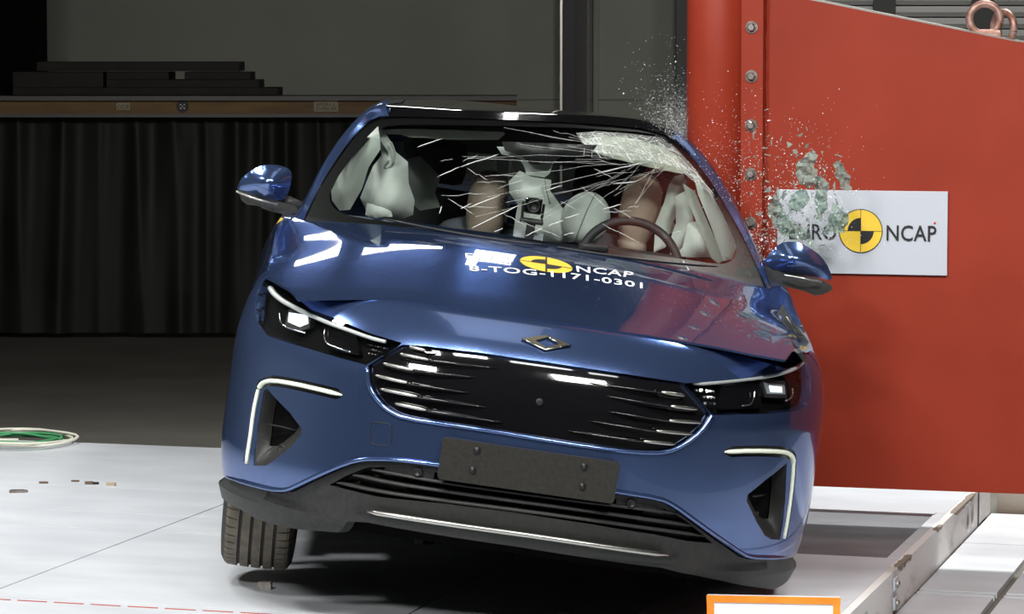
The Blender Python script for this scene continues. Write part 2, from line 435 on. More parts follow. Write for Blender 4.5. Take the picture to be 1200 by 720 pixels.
D = {
    'nose_top': [[-1.1315,0.8306],[-1.0287,0.8319],[-0.8998,0.8029],[-0.7883,0.8252],[-0.6827,0.8474],[-0.5601,0.8684],[-0.4286,0.878],[-0.2672,0.8861],[-0.1152,0.8846],[-0.0044,0.8772],[0.1641,0.8792],[0.3375,0.8748],[0.4539,0.8674],[0.6863,0.8482],[0.8021,0.8289],[0.9219,0.8095],[1.0284,0.8046]],
    'lower_edge': [[-1.2321,0.2418],[-1.1415,0.2461],[-0.9879,0.2569],[-0.8825,0.2636],[-0.8266,0.2685],[-0.773,0.2796],[-0.7384,0.2959],[-0.6288,0.3603],[-0.5489,0.407],[-0.4944,0.4304],[-0.4427,0.44],[-0.3898,0.4488],[-0.268,0.4548],[-0.1209,0.4553],[0.0051,0.456],[0.1319,0.4546],[0.2678,0.4507],[0.4041,0.4437],[0.4523,0.4268],[0.5234,0.3897],[0.6316,0.3372],[0.7639,0.2824],[0.8187,0.2709],[0.9246,0.2641],[1.0658,0.2543],[1.224,0.2505]],
    'grille': [[-0.4392,0.7589],[-0.3627,0.7643],[-0.2019,0.7697],[0.006,0.7709],[0.2161,0.7689],[0.4427,0.7637],[0.4589,0.7536],[0.5405,0.703],[0.5316,0.6933],[0.5074,0.6586],[0.4598,0.6166],[0.4025,0.5863],[0.3144,0.5776],[0.1719,0.5768],[-0.0134,0.5804],[-0.1019,0.5826],[-0.2408,0.5813],[-0.3884,0.579],[-0.4341,0.5897],[-0.4725,0.6105],[-0.5095,0.6464],[-0.5313,0.7013],[-0.4876,0.732]],
    'lampL': [[-1.1688,0.8389],[-1.0816,0.8451],[-0.9865,0.8293],[-0.9024,0.8051],[-0.8386,0.7904],[-0.7044,0.783],[-0.5598,0.7681],[-0.4439,0.7619],[-0.4525,0.752],[-0.5356,0.7045],[-0.563,0.7053],[-0.7607,0.7099],[-0.9756,0.7101],[-1.0603,0.7283],[-1.1154,0.7553],[-1.1564,0.7899],[-1.166,0.8183]],
    'lampR': [[0.4454,0.7621],[0.6543,0.7795],[0.8834,0.7981],[1.0113,0.8196],[1.0825,0.8368],[1.0769,0.7902],[1.0609,0.7512],[1.024,0.7225],[0.9505,0.7145],[0.8043,0.7118],[0.6617,0.7084],[0.5437,0.7031]],
    'ventL': [[-0.9262,0.5692],[-0.7953,0.5177],[-0.7368,0.4822],[-0.7332,0.4647],[-0.7662,0.42],[-0.8422,0.3596],[-0.8751,0.3399],[-0.9461,0.3257],[-0.9463,0.4496],[-0.94,0.5562]],
    'ventR': [[0.9161,0.5687],[0.8079,0.5185],[0.7308,0.4744],[0.7318,0.4535],[0.7985,0.387],[0.8552,0.3451],[0.9028,0.3306],[0.962,0.3258],[0.9451,0.4479]],
    'intake': [[-0.6099,0.3341],[-0.5473,0.3777],[-0.4804,0.4139],[-0.3742,0.4337],[-0.2447,0.4357],[0.0079,0.4373],[0.2634,0.4341],[0.4127,0.4256],[0.5064,0.3881],[0.6299,0.3211],[0.5369,0.3238],[0.4151,0.3377],[0.1993,0.3494],[-0.0302,0.3538],[-0.2321,0.3483],[-0.4412,0.3314]],
    'plate': [[-0.2663,0.5466],[0.259,0.5459],[0.2624,0.4237],[-0.2607,0.4229]],
    'chrome': [[-0.4542,0.2872],[-0.3292,0.2924],[-0.1229,0.2955],[0.0801,0.2967],[0.2886,0.2914],[0.4544,0.2844]],
    'lip_low': [[-1.232,0.1635],[-1.1077,0.1734],[-1.0358,0.174],[-0.9357,0.1648],[-0.8469,0.1671],[-0.7246,0.1724],[-0.6288,0.1806],[-0.5897,0.2027],[-0.547,0.2345],[-0.4637,0.2486],[-0.2199,0.2507],[0.0113,0.2493],[0.2458,0.2435],[0.4737,0.2336],[0.5768,0.2154],[0.735,0.1984],[1.05,0.1551],[1.22,0.1529]],
    'crease_low': [[-1.224,0.2323],[-0.9929,0.2349],[-0.8001,0.2399],[-0.6504,0.2448],[-0.5531,0.2569],[-0.4651,0.2798]],
    'stripL': [[-0.9944,0.3241],[-0.9848,0.3934],[-0.9886,0.4867],[-0.9796,0.5491],[-0.9694,0.5694],[-0.9479,0.5851],[-0.9024,0.5971],[-0.7971,0.6059],[-0.6837,0.6088],[-0.5988,0.608]],
    'stripR': [[0.9943,0.3291],[0.989,0.3785],[0.9867,0.467],[0.9727,0.5558],[0.9608,0.5803],[0.935,0.5959],[0.8784,0.6054],[0.7267,0.6089],[0.6052,0.602]],
    'ventfinL': [[-0.924,0.4591],[-0.8646,0.4626],[-0.7976,0.4625]],
    'ventfinR': [[0.7872,0.4635],[0.846,0.4636],[0.8961,0.4633]],
    'ventsenL': [[-0.8415,0.4016]],
    'ventsenR': [[0.825,0.4048]],
    'tow': [[-0.4824,0.5492],[-0.4332,0.5544],[-0.4212,0.5477],[-0.4139,0.5005],[-0.4203,0.4891],[-0.4664,0.4844],[-0.48,0.4908],[-0.489,0.5377]],
    'screws': [[-0.1587,0.5232],[-0.1636,0.464],[0.1575,0.5204],[0.1612,0.4623]],
    'sensor': [[0.0023,0.6871]],
    'intsenL': [[-0.3233,0.4275]],
    'intsenR': [[0.3188,0.4247]],
    'finL0': [[-0.4154,0.7573],[-0.3614,0.7556],[-0.3259,0.7561]],
    'finL1': [[-0.4373,0.7398],[-0.343,0.7387],[-0.1374,0.7439]],
    'finL2': [[-0.4821,0.715],[-0.3816,0.7133],[-0.1978,0.7189]],
    'finL3': [[-0.497,0.6866],[-0.3914,0.6833],[-0.2102,0.6834]],
    'finL4': [[-0.4733,0.6504],[-0.354,0.6486],[-0.152,0.6486]],
    'finL5': [[-0.4211,0.6165],[-0.3226,0.6134],[-0.0937,0.6118]],
    'finR0': [[0.4448,0.7379],[0.3644,0.7408],[0.1393,0.7415]],
    'finR1': [[0.4882,0.7131],[0.3953,0.715],[0.1992,0.7196]],
    'finR2': [[0.5048,0.6851],[0.3926,0.6829],[0.2091,0.6873]],
    'finR3': [[0.4775,0.6487],[0.3567,0.6483],[0.1553,0.6523]],
    'finR4': [[0.4259,0.6139],[0.3219,0.6141],[0.1002,0.6143]],
    'slat0': [[-0.4656,0.4091],[-0.344,0.4085],[-0.256,0.4084],[0.0118,0.4111],[0.272,0.412],[0.3739,0.4095],[0.479,0.4072]],
    'slat1': [[-0.5271,0.3817],[-0.4197,0.3793],[-0.237,0.3835],[0.0155,0.3861],[0.2449,0.3859],[0.4067,0.3788],[0.5307,0.3737]],
    'slat2': [[-0.5799,0.3479],[-0.4429,0.3466],[-0.2332,0.3559],[0.0193,0.361],[0.2232,0.3601],[0.4118,0.3532],[0.5825,0.3441]],
    'drlL': [[-1.1173,0.8164],[-1.0735,0.803],[-1.0024,0.7905],[-0.9007,0.7817],[-0.8036,0.7738],[-0.7254,0.7681],[-0.6406,0.7636],[-0.5647,0.7582],[-0.5024,0.7567]],
    'drlR': [[0.4886,0.7626],[0.6073,0.7717],[0.7237,0.7803],[0.8339,0.7876],[0.9386,0.7983],[1.0343,0.8117],[1.0901,0.8302]],
    'beamL': [[-0.9439,0.7675],[-0.8521,0.7734],[-0.8294,0.7565],[-0.8596,0.745],[-0.9261,0.748]],
    'beamR': [[0.8105,0.7723],[0.9222,0.7666],[0.9176,0.7468],[0.8119,0.7493]],
    'hookL0': [[-0.9829,0.7606],[-0.9625,0.7455],[-0.934,0.7376],[-0.8907,0.7364],[-0.8176,0.7364]],
    'hookL1': [[-0.7448,0.7541],[-0.7346,0.7388],[-0.7153,0.7285],[-0.6878,0.7248],[-0.6124,0.7218]],
    'hookR0': [[0.9619,0.7588],[0.9618,0.7461],[0.9359,0.7377],[0.9079,0.7346]],
    'hookR1': [[0.7459,0.7541],[0.7354,0.737],[0.7168,0.7266],[0.6783,0.7243]],
    'jewelL': [[-0.569,0.7468],[-0.4906,0.7474],[-0.5124,0.7237],[-0.5543,0.7237]],
    'jewelR': [[0.4895,0.7534],[0.5737,0.7552],[0.5699,0.7198],[0.5346,0.7185]],
    'boxL': [[-0.7649,0.7591],[-0.62,0.755],[-0.582,0.7184],[-0.7068,0.7169]],
    'boxR': [[0.6051,0.7665],[0.7876,0.7704],[0.781,0.7201],[0.5926,0.7137]],
    'emblem_out': [[-0.076,0.8131],[0.0006,0.8318],[0.0759,0.8139],[-0.0015,0.7945]],
    'emblem_in': [[-0.0337,0.8128],[0.0024,0.8261],[0.0415,0.8132],[0.0002,0.8005]],
    'hood': [[-0.8547,0.5574],[-0.8188,0.476],[-0.7738,0.3675],[-0.7417,0.2573],[-0.6542,0.2625],[-0.5662,0.2664],[-0.4645,0.2573],[-0.3622,0.2318],[-0.2345,0.2111],[-0.1067,0.1951],[-0.0042,0.1904],[0.1503,0.1941],[0.2934,0.2132],[0.4107,0.2208],[0.5158,0.2326],[0.6204,0.2309],[0.7268,0.2468],[0.7717,0.4088],[0.7725,0.6806],[0.7846,1.0453],[0.7897,1.2704],[0.7783,1.532],[0.7677,1.6419]],
    'hood_left': [[-0.8386,1.5214],[-0.862,1.3973],[-0.8736,1.2789],[-0.8687,1.1001],[-0.8601,0.8931],[-0.8589,0.7222]],
    'logo': [[-0.0799,0.8737],[-0.0419,0.9376],[0.0086,0.9669],[0.0581,0.944],[0.0891,0.8617],[0.0599,0.7949],[0.0045,0.7599],[-0.0442,0.7764]],
    'text1': [[0.1043,0.9091],[0.2974,0.9819]],
    'text1b': [[0.1046,0.8255],[0.2872,0.8899]],
    'text2': [[-0.2417,0.7204],[0.3184,0.8455]],
    'text2b': [[-0.2386,0.6489],[0.3142,0.765]],
    'text0': [[-0.2536,0.8883],[-0.1004,0.8865]],
    'text0b': [[-0.2504,0.8102],[-0.101,0.8083]],
    'decal': [[0.179,1.0473],[0.3655,1.0353],[0.3026,0.8074],[0.1399,0.7253]],
    'glass': [[-0.7213,1.1245],[-0.7188,1.0989],[-0.706,1.0804],[-0.6856,1.0673],[-0.6549,1.061],[-0.6108,1.0595],[-0.4961,1.0642],[-0.3257,1.0692],[-0.1849,1.0757],[-0.0437,1.0811],[0.0987,1.0828],[0.243,1.0821],[0.3901,1.0825],[0.4801,1.0811],[0.6026,1.0767],[0.6438,1.0824],[0.6705,1.0994],[0.6822,1.123],[0.6783,1.1506],[0.6452,1.2177],[0.6019,1.288],[0.5418,1.3637],[0.4797,1.4211],[0.4258,1.4517],[0.3746,1.4627],[0.1788,1.4521],[0.0249,1.4373],[-0.1266,1.4206],[-0.2763,1.4004],[-0.4253,1.3797],[-0.5149,1.3674],[-0.5824,1.3498],[-0.6492,1.2625],[-0.6951,1.1871]],
    'screen_out': [[-0.7907,1.0327],[-0.7572,1.1237],[-0.7151,1.2108],[-0.678,1.2855],[-0.648,1.3381],[-0.608,1.3729],[-0.5484,1.385],[-0.3383,1.4126],[-0.0672,1.4417],[0.1786,1.4635],[0.3524,1.4714],[0.4487,1.4573],[0.5214,1.409],[0.6044,1.3235],[0.678,1.2206],[0.7338,1.1218],[0.7682,1.0492],[0.7258,1.044],[0.4787,1.0516],[0.2431,1.0529],[0.0145,1.0555],[-0.2103,1.0477],[-0.4351,1.0391],[-0.6065,1.0364]],
    'pil_outL': [[-0.8364,1.0079],[-0.8213,1.0208],[-0.7996,1.0703],[-0.7663,1.1849],[-0.714,1.2965],[-0.6608,1.3771],[-0.6125,1.4195],[-0.5684,1.4332]],
    'pil_inL': [[-0.7925,1.0084],[-0.7854,1.042],[-0.7665,1.1051],[-0.7385,1.18],[-0.6918,1.2737],[-0.6378,1.3492],[-0.6054,1.3761],[-0.5609,1.3854]],
    'pil_outR': [[0.4963,1.4694],[0.5443,1.4347],[0.592,1.3945],[0.6493,1.3215],[0.7121,1.228],[0.7585,1.1345],[0.798,1.0475],[0.8219,1.0025]],
    'pil_inR': [[0.45,1.457],[0.5138,1.4158],[0.5682,1.3622],[0.6254,1.2897],[0.6882,1.1969],[0.7407,1.1048],[0.7742,1.0336],[0.7892,0.993]],
    'cracks_long': [[-0.2908,1.2608],[-0.1664,1.3191],[-0.2514,1.1414],[-0.1498,1.1941],[-0.235,1.0835],[-0.0827,1.1739],[-0.0019,1.227],[0.0602,1.2507],[0.0194,1.1251],[0.0674,1.1474],[0.073,1.1543],[0.1219,1.173],[-0.0554,1.0857],[-0.0002,1.1163],[-0.1602,1.0841],[-0.133,1.0977],[0.0721,1.1042],[0.1062,1.1158],[-0.4472,1.2997],[-0.3656,1.3396],[-0.3678,1.2175],[-0.2937,1.2604],[-0.3453,1.1112],[-0.3407,1.1334],[-0.2765,1.1352],[-0.2442,1.1551],[0.1813,1.3058],[0.3662,1.3633],[0.2009,1.1952],[0.2664,1.2182],[0.2361,1.2777],[0.3185,1.2953],[0.4798,1.0737],[0.5026,1.0464]],
    'impact': [[0.4681,1.375],[0.3988,1.4061],[0.1793,1.4239],[0.5552,1.3158]],
    'shatter': [[0.1021,1.425],[0.179,1.4408],[0.3044,1.4483],[0.4,1.4486],[0.4637,1.4249],[0.5323,1.3682],[0.6111,1.2809],[0.5389,1.3141],[0.4768,1.3539],[0.3978,1.367],[0.3037,1.367],[0.1955,1.3702],[0.1245,1.3943]],
    'bag_left': [[-0.5839,2.15,1.3065],[-0.564,2.15,1.3186],[-0.542,2.15,1.2941],[-0.5186,2.15,1.2605],[-0.471,2.15,1.2304],[-0.457,2.15,1.1551],[-0.4269,2.15,1.0976],[-0.4255,2.15,1.0451],[-0.4886,2.15,1.0111],[-0.5817,2.15,1.013],[-0.6025,2.15,1.0502],[-0.622,2.15,1.0783],[-0.6065,2.15,1.1425],[-0.5927,2.15,1.1971],[-0.5682,2.15,1.2408]],
    'bag_left_low': [[-0.5946,2.08,1.0678],[-0.5637,2.08,1.0662],[-0.5345,2.08,1.0766],[-0.5112,2.08,1.0646],[-0.4974,2.08,1.0328],[-0.5567,2.08,1.018],[-0.5946,2.08,1.0247]],
    'bag_left_fold': [[-0.5909,2.1,1.338],[-0.5638,2.1,1.3205],[-0.5418,2.1,1.296],[-0.5216,2.1,1.2621],[-0.5193,2.1,1.2255],[-0.5369,2.1,1.1983],[-0.5528,2.1,1.2022],[-0.5383,2.1,1.2289],[-0.5456,2.1,1.2586],[-0.571,2.1,1.2856],[-0.5896,2.1,1.3074]],
    'bag_left_rear': [[-0.4828,2.6,1.2149],[-0.4284,2.6,1.239],[-0.382,2.6,1.2072],[-0.3414,2.6,1.1714],[-0.352,2.6,1.1118],[-0.3252,2.6,1.0609],[-0.399,2.6,1.0372],[-0.4419,2.6,1.0664],[-0.4704,2.6,1.1299]],
    'curtain_left': [[-0.5937,1.95,1.3487],[-0.5826,1.95,1.314],[-0.5732,1.95,1.2699],[-0.6057,1.95,1.2014],[-0.6184,1.95,1.1205],[-0.6497,1.95,1.043],[-0.6849,1.95,1.0348],[-0.7167,1.95,1.0666],[-0.7244,1.95,1.0989],[-0.6948,1.95,1.1883],[-0.6495,1.95,1.2738]],
    'bag_centre': [[-0.0619,2.35,1.2501],[-0.0186,2.35,1.2344],[0.0574,2.35,1.2329],[0.0603,2.35,1.1923],[0.1164,2.35,1.1342],[0.1713,2.35,1.0632],[0.184,2.35,1.0208],[-0.0512,2.35,0.9864],[-0.0521,2.35,1.0779],[-0.0497,2.35,1.1257],[-0.087,2.35,1.1644],[-0.0961,2.35,1.2041]],
    'curtain_right': [[0.5319,1.98,1.3457],[0.578,1.98,1.325],[0.6292,1.98,1.2714],[0.6939,1.98,1.1706],[0.7251,1.98,1.1077],[0.7166,1.98,1.0635],[0.6875,1.98,1.0531],[0.662,1.98,1.0985],[0.619,1.98,1.178],[0.5614,1.98,1.2737]],
    'tether_right': [[0.5079,2.05,1.3019],[0.5543,2.05,1.2811],[0.6202,2.05,1.1737],[0.6725,2.05,1.0949],[0.7114,2.05,1.0635],[0.6784,2.05,1.0371],[0.6514,2.05,1.0517],[0.6021,2.05,1.1309],[0.5436,2.05,1.2302]],
    'bag_right_a': [[0.4821,2.3,1.2821],[0.4964,2.3,1.3124],[0.5289,2.3,1.3266],[0.5509,2.3,1.2859],[0.5428,2.3,1.2154],[0.5161,2.3,1.1422],[0.5046,2.3,1.0522],[0.4642,2.3,1.0274],[0.4544,2.3,1.1332],[0.474,2.3,1.2116]],
    'bag_right_b': [[0.5043,2.2,1.2469],[0.5434,2.2,1.2775],[0.5946,2.2,1.2289],[0.6233,2.2,1.1644],[0.6073,2.2,1.1058],[0.5597,2.2,1.0488],[0.5187,2.2,1.0303],[0.5056,2.2,1.0753],[0.5193,2.2,1.1492]],
    'bag_right_c': [[0.5525,2.1,1.1605],[0.5992,2.1,1.1797],[0.6459,2.1,1.1184],[0.6683,2.1,1.0535],[0.5894,2.1,1.0419],[0.5216,2.1,1.0382],[0.5473,2.1,1.073]],
    'visor_left': [[-0.5811,2.12,1.3326],[-0.4821,2.12,1.3502],[-0.156,2.12,1.3952],[-0.1417,2.12,1.3819],[-0.1627,2.12,1.3572],[-0.2955,2.12,1.3377],[-0.4778,2.12,1.3201],[-0.5092,2.12,1.3247],[-0.5699,2.12,1.3188]],
    'visor_right': [[0.1212,2.15,1.4103],[0.1563,2.15,1.4247],[0.3103,2.15,1.4319],[0.4212,2.15,1.4173],[0.5036,2.15,1.3861],[0.5466,2.15,1.349],[0.512,2.15,1.3315],[0.3867,2.15,1.3379],[0.2606,2.15,1.3503],[0.1649,2.15,1.3672]],
    'mirror_bracket': [[-0.1705,1.95,1.3382],[-0.1487,1.95,1.3141],[-0.084,1.95,1.3084],[-0.0613,1.95,1.2783],[-0.0518,1.95,1.2554],[0.0121,1.95,1.2556],[0.0282,1.95,1.2702],[0.0344,1.95,1.3106],[0.058,1.95,1.3354],[0.1559,1.95,1.3528],[0.151,1.95,1.3855]],
    'mirror_black': [[-0.1569,1.9,1.3603],[0.1767,1.9,1.3973],[0.1579,1.9,1.3613],[0.0495,1.9,1.3363],[0.0268,1.9,1.3057],[-0.0443,1.9,1.2953],[-0.0813,1.9,1.3201],[-0.1403,1.9,1.3295]],
    'roof_mid': [[-0.6076,2.5,1.3983],[-0.5876,2.5,1.4139],[-0.4937,2.5,1.4246],[-0.3682,2.5,1.4368],[-0.2426,2.5,1.4489],[-0.0545,2.5,1.4703],[0.1972,2.5,1.4947],[0.3242,2.5,1.5007],[0.4053,2.5,1.4935],[0.4884,2.5,1.4739],[0.5348,2.5,1.4424]],
    'steer': [[0.3565,1.97,0.9841]],
    'headL': [[-0.1547,2.55,1.0985]],
    'headR': [[0.4024,2.45,1.1733]],
    'ball': [[0.2,2.3,1.1274]],
    'obcam': [[-0.0211,1.75,1.1621]],
    'obbase': [[-0.0195,1.75,1.1115]],
    'dash': [[0.0335,1.6,1.0549]],
    'mirL': [[-1.0357,1.62,1.08],[-1.0307,1.62,1.1072],[-1.0163,1.62,1.1299],[-0.9824,1.62,1.1599],[-0.9466,1.62,1.1769],[-0.8972,1.62,1.1798],[-0.8664,1.62,1.1696],[-0.8568,1.62,1.1533],[-0.8578,1.62,1.109],[-0.8673,1.62,1.0723],[-0.8913,1.62,1.0555],[-0.9692,1.62,1.0662]],
    'mirLlow': [[-1.0357,1.62,1.08],[-0.9692,1.62,1.0662],[-0.8913,1.62,1.0555],[-0.8143,1.62,1.0506],[-0.827,1.62,1.0163],[-0.8739,1.62,1.0153],[-0.9335,1.62,1.0213],[-0.9557,1.62,1.0328],[-1.0078,1.62,1.0281]],
    'mirR': [[0.7849,1.62,1.095],[0.8012,1.62,1.1241],[0.8282,1.62,1.1608],[0.853,1.62,1.1733],[0.8913,1.62,1.1759],[0.9382,1.62,1.162],[0.9806,1.62,1.1385],[1.0132,1.62,1.1016],[1.0318,1.62,1.0597],[0.9891,1.62,1.0654],[0.9232,1.62,1.0676],[0.8578,1.62,1.067],[0.7968,1.62,1.076]],
    'mirRlow': [[0.7901,1.62,1.0809],[0.8578,1.62,1.067],[0.9232,1.62,1.0676],[0.9896,1.62,1.0624],[1.0375,1.62,1.0426],[1.0261,1.62,1.0201],[0.9786,1.62,0.9998],[0.9561,1.62,1.0099],[0.8863,1.62,1.0176],[0.8254,1.62,1.0266],[0.7964,1.62,1.0402]],
    'tab': [[-0.8694,1.45,1.0149],[-0.838,1.45,1.0078],[-0.8585,1.45,0.9787],[-0.8848,1.45,0.9807]],
    'crumple': [[0.7354,0.66,0.9966],[0.7467,0.66,1.0281],[0.7641,0.66,1.0035],[0.7846,0.66,0.9766],[0.8092,0.66,0.9585],[0.8315,0.66,0.9373],[0.8495,0.66,0.9182],[0.8312,0.66,0.9046],[0.8054,0.66,0.9308],[0.7773,0.66,0.9538],[0.7501,0.66,0.9716]],
    'crumple2': [[0.7771,0.44,0.9039],[0.7949,0.44,0.9092],[0.8133,0.44,0.8932],[0.8226,0.44,0.868],[0.808,0.44,0.8765],[0.7922,0.44,0.8928]],
}

# ------------------------------------------------------------------ the hall
def box_struct(name, c, d, m, rz=0.0, parent=None):
    mb = MB().box(c, d, rz); return struct(name, mb.v, mb.f, m, False, parent)
FLOOR = -.15
box_struct('floor', (0, 12, FLOOR - .06), (24, 30, .1), M['concrete'])
wall_back = box_struct('wall_back', (-1.7, 22.6, 2.4), (9.4, .2, 5.4), M['wall'])
for zz in (.55, 1.35, 2.15, 2.95):
    MB().box((-1.7, 22.497, zz), (9.3, .012, .006)).build('panel_joint', M['steel_dark'], wall_back)
wall_right = box_struct('wall_right', (5.6, 22.7, 2.4), (4.9, .2, 5.4), M['wall'])
box_struct('wall_left', (-6.5, 14, 2.4), (.2, 17, 5.4), M['wall'])
box_struct('ceiling', (0, 13, 7.2), (24, 26, .2), M['steel_dark'])
box_struct('trim_1', (-3.62, 21.0, 2.4), (.92, .5, 5.2), M['void'])            # dark pier at the back
# steel post with a bright flange, and the dark gap and panel edge beside it
post = thing('steel_post', 'tall dark steel post with one bright flange against the grey back wall', 'post', (.42, 22.2, FLOOR))
MB().box((-.072, -.02, 2.4), (.016, .16, 4.8)).build('bright_flange', M['brushed'], post)
MB().box((.02, .02, 2.4), (.168, .1, 4.8)).build('web', M['black'], post)
MB().box((.12, .03, 2.4), (.02, .08, 4.8)).build('flange', M['steel_dark'], post)
MB().box((.045, -.035, 2.0), (.02, .03, 3.9)).build('conduit', M['black'], post)
box_struct('trim_2', (.6, 22.47, 2.4), (.035, .06, 5.2), M['wall'])
# louvred grille high in the back wall, beyond the barrier
louv = thing('louvred_panel', 'grey horizontal louvres in the back wall above the red barrier', 'louvre', (3.0, 22.3, 1.6))
MB().box((0, .06, .75), (3.6, .02, 2.1)).build('backing', M['steel_dark'], louv)
sl = None
for i in range(24):
    if sl is None:
        s = MB().box((0, 0, 0), (3.5, .05, .055)); sl = s.build('slat', mat('louvre_paint', (.85, .86, .84), .6), louv); o = sl
    else: o = sl.copy(); C.objects.link(o)
    o.location = (0, 0, -.2 + i * .083); o.rotation_euler.x = math.radians(-38)
for i in range(6): MB().box((-1.75 + i * .7, .0, .75), (.16, .09, 2.1)).build('mullion', mat('louvre_post', (.13, .135, .13), .6), louv)

# ------------------------------------------------------------------ storage rack with wooden beam, and its curtain
rack = thing('storage_rack', 'long timber faced rack deck along the back with grey edge rails and small labels', 'rack', (-1.9, 20.0, FLOOR))
def rk(x, z, y=0): return (x + 1.9, y, z - FLOOR)
MB().box(rk(-2.05, 1.345), (3.55, .06, .085)).build('beam_board', M['wood'], rack)
MB().box(rk(-.12, 1.345), (.3, .07, .088)).build('end_board', noisy(mat('dark_wood', (.15, .09, .035), .7), (.13, .08, .03), (.19, .11, .05), 4, 4), rack)
MB().box(rk(-1.9, 1.403, .2), (3.86, .56, .028)).build('top_rail', M['steel_dark'], rack)
MB().box(rk(-1.9, 1.292, .0), (3.86, .09, .022)).build('bottom_rail', M['steel_dark'], rack)
for x in (-3.75, -1.9, -.05): MB().box(rk(x, .58, .3), (.1, .1, 1.4)).build('upright', M['black'], rack)
def label_plate(name, x, z, w, h, lines, dark=True):
    p = MB().box(rk(x, z, -.034), (w, .006, h)).build(name, mat('label_card', (.42, .38, .26), .7), rack)
    for i, t in enumerate(lines):
        uv, F, asp = text_mesh(t, 1.05); hh = h * .72 / len(lines); ww = w * .84
        V = [(*rk(x - ww / 2 + u * ww, 0, -.038)[:2], z + h * .39 - (i + 1) * hh * 1.08 + v * hh * .85 - FLOOR) for u, v in uv]
        obj('lettering', V, F, M['vinyl_black'], p, False)
    return p
label_plate('label', -2.487, 1.351, .085, .045, ['ODB'])
label_plate('label', -1.19, 1.352, .155, .07, ['SMALL', 'OVERLAP'])
tm = MB().lathe([(.04, 0), (.04, .005)], 24, Matrix.Translation(rk(-2.108, 1.35, -.031)) @ Matrix.Rotation(PI / 2, 4, 'X')).build('target_marker', M['vinyl_black'], rack)
q = MB()
for a in (0, 1, 2, 3):
    w = PI / 4 + a * PI / 2
    q.box(rk(-2.108 + .016 * math.cos(w), 1.35 + .016 * math.sin(w), -.0385), (.009, .003, .009))
q.box(rk(-2.108, 1.35, -.0385), (.007, .003, .007))
q.build('target_spot', M['cable_white'], tm)
# black plastic curtain hanging under the beam
rows = []; zs = [1.28 - i * (1.28 - FLOOR - .03) / 16 for i in range(17)]
rnd = random.Random(3)
FOLDS = [(-3.72, .05, 1.3), (-3.46, .04, .6), (-3.19, .055, 1), (-2.90, .05, 1.1), (-2.66, .035, .5), (-2.43, .05, 1), (-2.18, .06, 1.2), (-1.98, .035, .6), (-1.78, .055, 1), (-1.62, .03, .6), (-1.46, .045, 1), (-1.25, .03, .6), (-1.04, .05, 1), (-.8, .05, 1), (-.55, .05, 1)]
FOLDS = [(x, w * 1.5, a, rnd.uniform(-.05, .05), rnd.uniform(.5, 1.6)) for x, w, a in FOLDS]
for z in zs:
    r = []; d = (1.28 - z) / 1.43
    for i in range(281):
        x = -3.85 + 3.55 * i / 280; y = 0
        for fx, w, a, dr, gr in FOLDS:
            t = (x - fx - dr * d) / (w * (.75 + gr * min(d, .5))); y -= a * .055 * (.7 + .3 * gr * d) * math.exp(-abs(t) ** 1.6)
        r.append(Vector((x, 20.15 + y + .004 * math.sin(x * 40 + d * 3), z)))
    rows.append(r)
g = MB().grid(rows)
cur = obj('sheet_curtain', g.v, g.f, M['curtain']); tag(cur, 'pleated black sheet curtain hanging below the timber rack beam', 'curtain')
# dark boards stacked on the rack
for i, (x0, x1, z, h, dz, lab) in enumerate([(-3.2, -1.5, 1.42, .05, 0, 'lowest long dark board lying on the rack top'),
        (-3.2, -2.62, 1.47, .1, 0, 'short thick dark block at the pier end of the boards on the rack'),
        (-2.6, -1.62, 1.47, .05, 0, 'long dark board on the rack, second layer up'),
        (-2.6, -2.2, 1.52, .05, 0, 'short dark block on the second layer of boards near the pier'),
        (-2.1, -1.68, 1.52, .05, .02, 'short dark block at the free end of the boards on the rack'),
        (-3.05, -1.75, 1.575, .06, .03, 'topmost long dark board of the pile on the rack')]):
    o = MB().box((0, 0, h / 2), (x1 - x0, .42, h), 0, .004).build('dark_board', M['rack_board']); o.location = ((x0 + x1) / 2, 20.22 + dz, z)
    tag(o, lab, 'board', 'dark boards stored on the rack')

# ------------------------------------------------------------------ white test deck (the carrier) and floor plates
PSI = math.radians(-16.5)
deck = thing('test_deck', 'low white painted test deck under the tilted blue car', 'platform', (1.93, 12.45, 0), (0, 0, PSI))
def uv2w(u, v, z=0): return (1.93 + u * math.cos(PSI) - v * math.sin(PSI), 12.45 + u * math.sin(PSI) + v * math.cos(PSI), z)
G = .003
def dplate(u0, u1, v0, v1, m=None, name='deck_plate', z=0.0):
    mb = MB().box(((u0 + u1) / 2, (v0 + v1) / 2, z - .012), (u1 - u0 - 2 * G, v1 - v0 - 2 * G, .024), 0, .0025)
    return mb.build(name, m or M['deck'], deck)
MB().box((-3.8, -3.4, -.088), (7.5, 6.7, .12)).build('deck_core', M['steel_dark'], deck)
# plates on the side of the barrier, with the grey steel inset
dplate(-1.3, -.028, -1.0, .0); dplate(-1.3, -.062, -1.05, -1.0, z=.004, name='edge_strip')
dplate(-1.24, -.075, -2.06, -1.05, M['inset'], 'inset_plate', -.006)
dplate(-.075, -.028, -2.06, -1.0, name='edge_strip')
dplate(-1.3, -.62, -3.6, -2.06); dplate(-.62, -.028, -3.6, -2.06)
dplate(-1.3, -.62, -6.6, -3.6); dplate(-.62, -.028, -6.6, -3.6)
for (u0, u1) in ((-2.7, -1.3), (-4.3, -2.7), (-7.5, -4.3)):
    for (v0, v1) in ((-1.25, 0), (-1.86, -1.25), (-2.24, -1.86), (-3.6, -2.24), (-6.6, -3.6)):
        dplate(u0, u1, v0, v1)
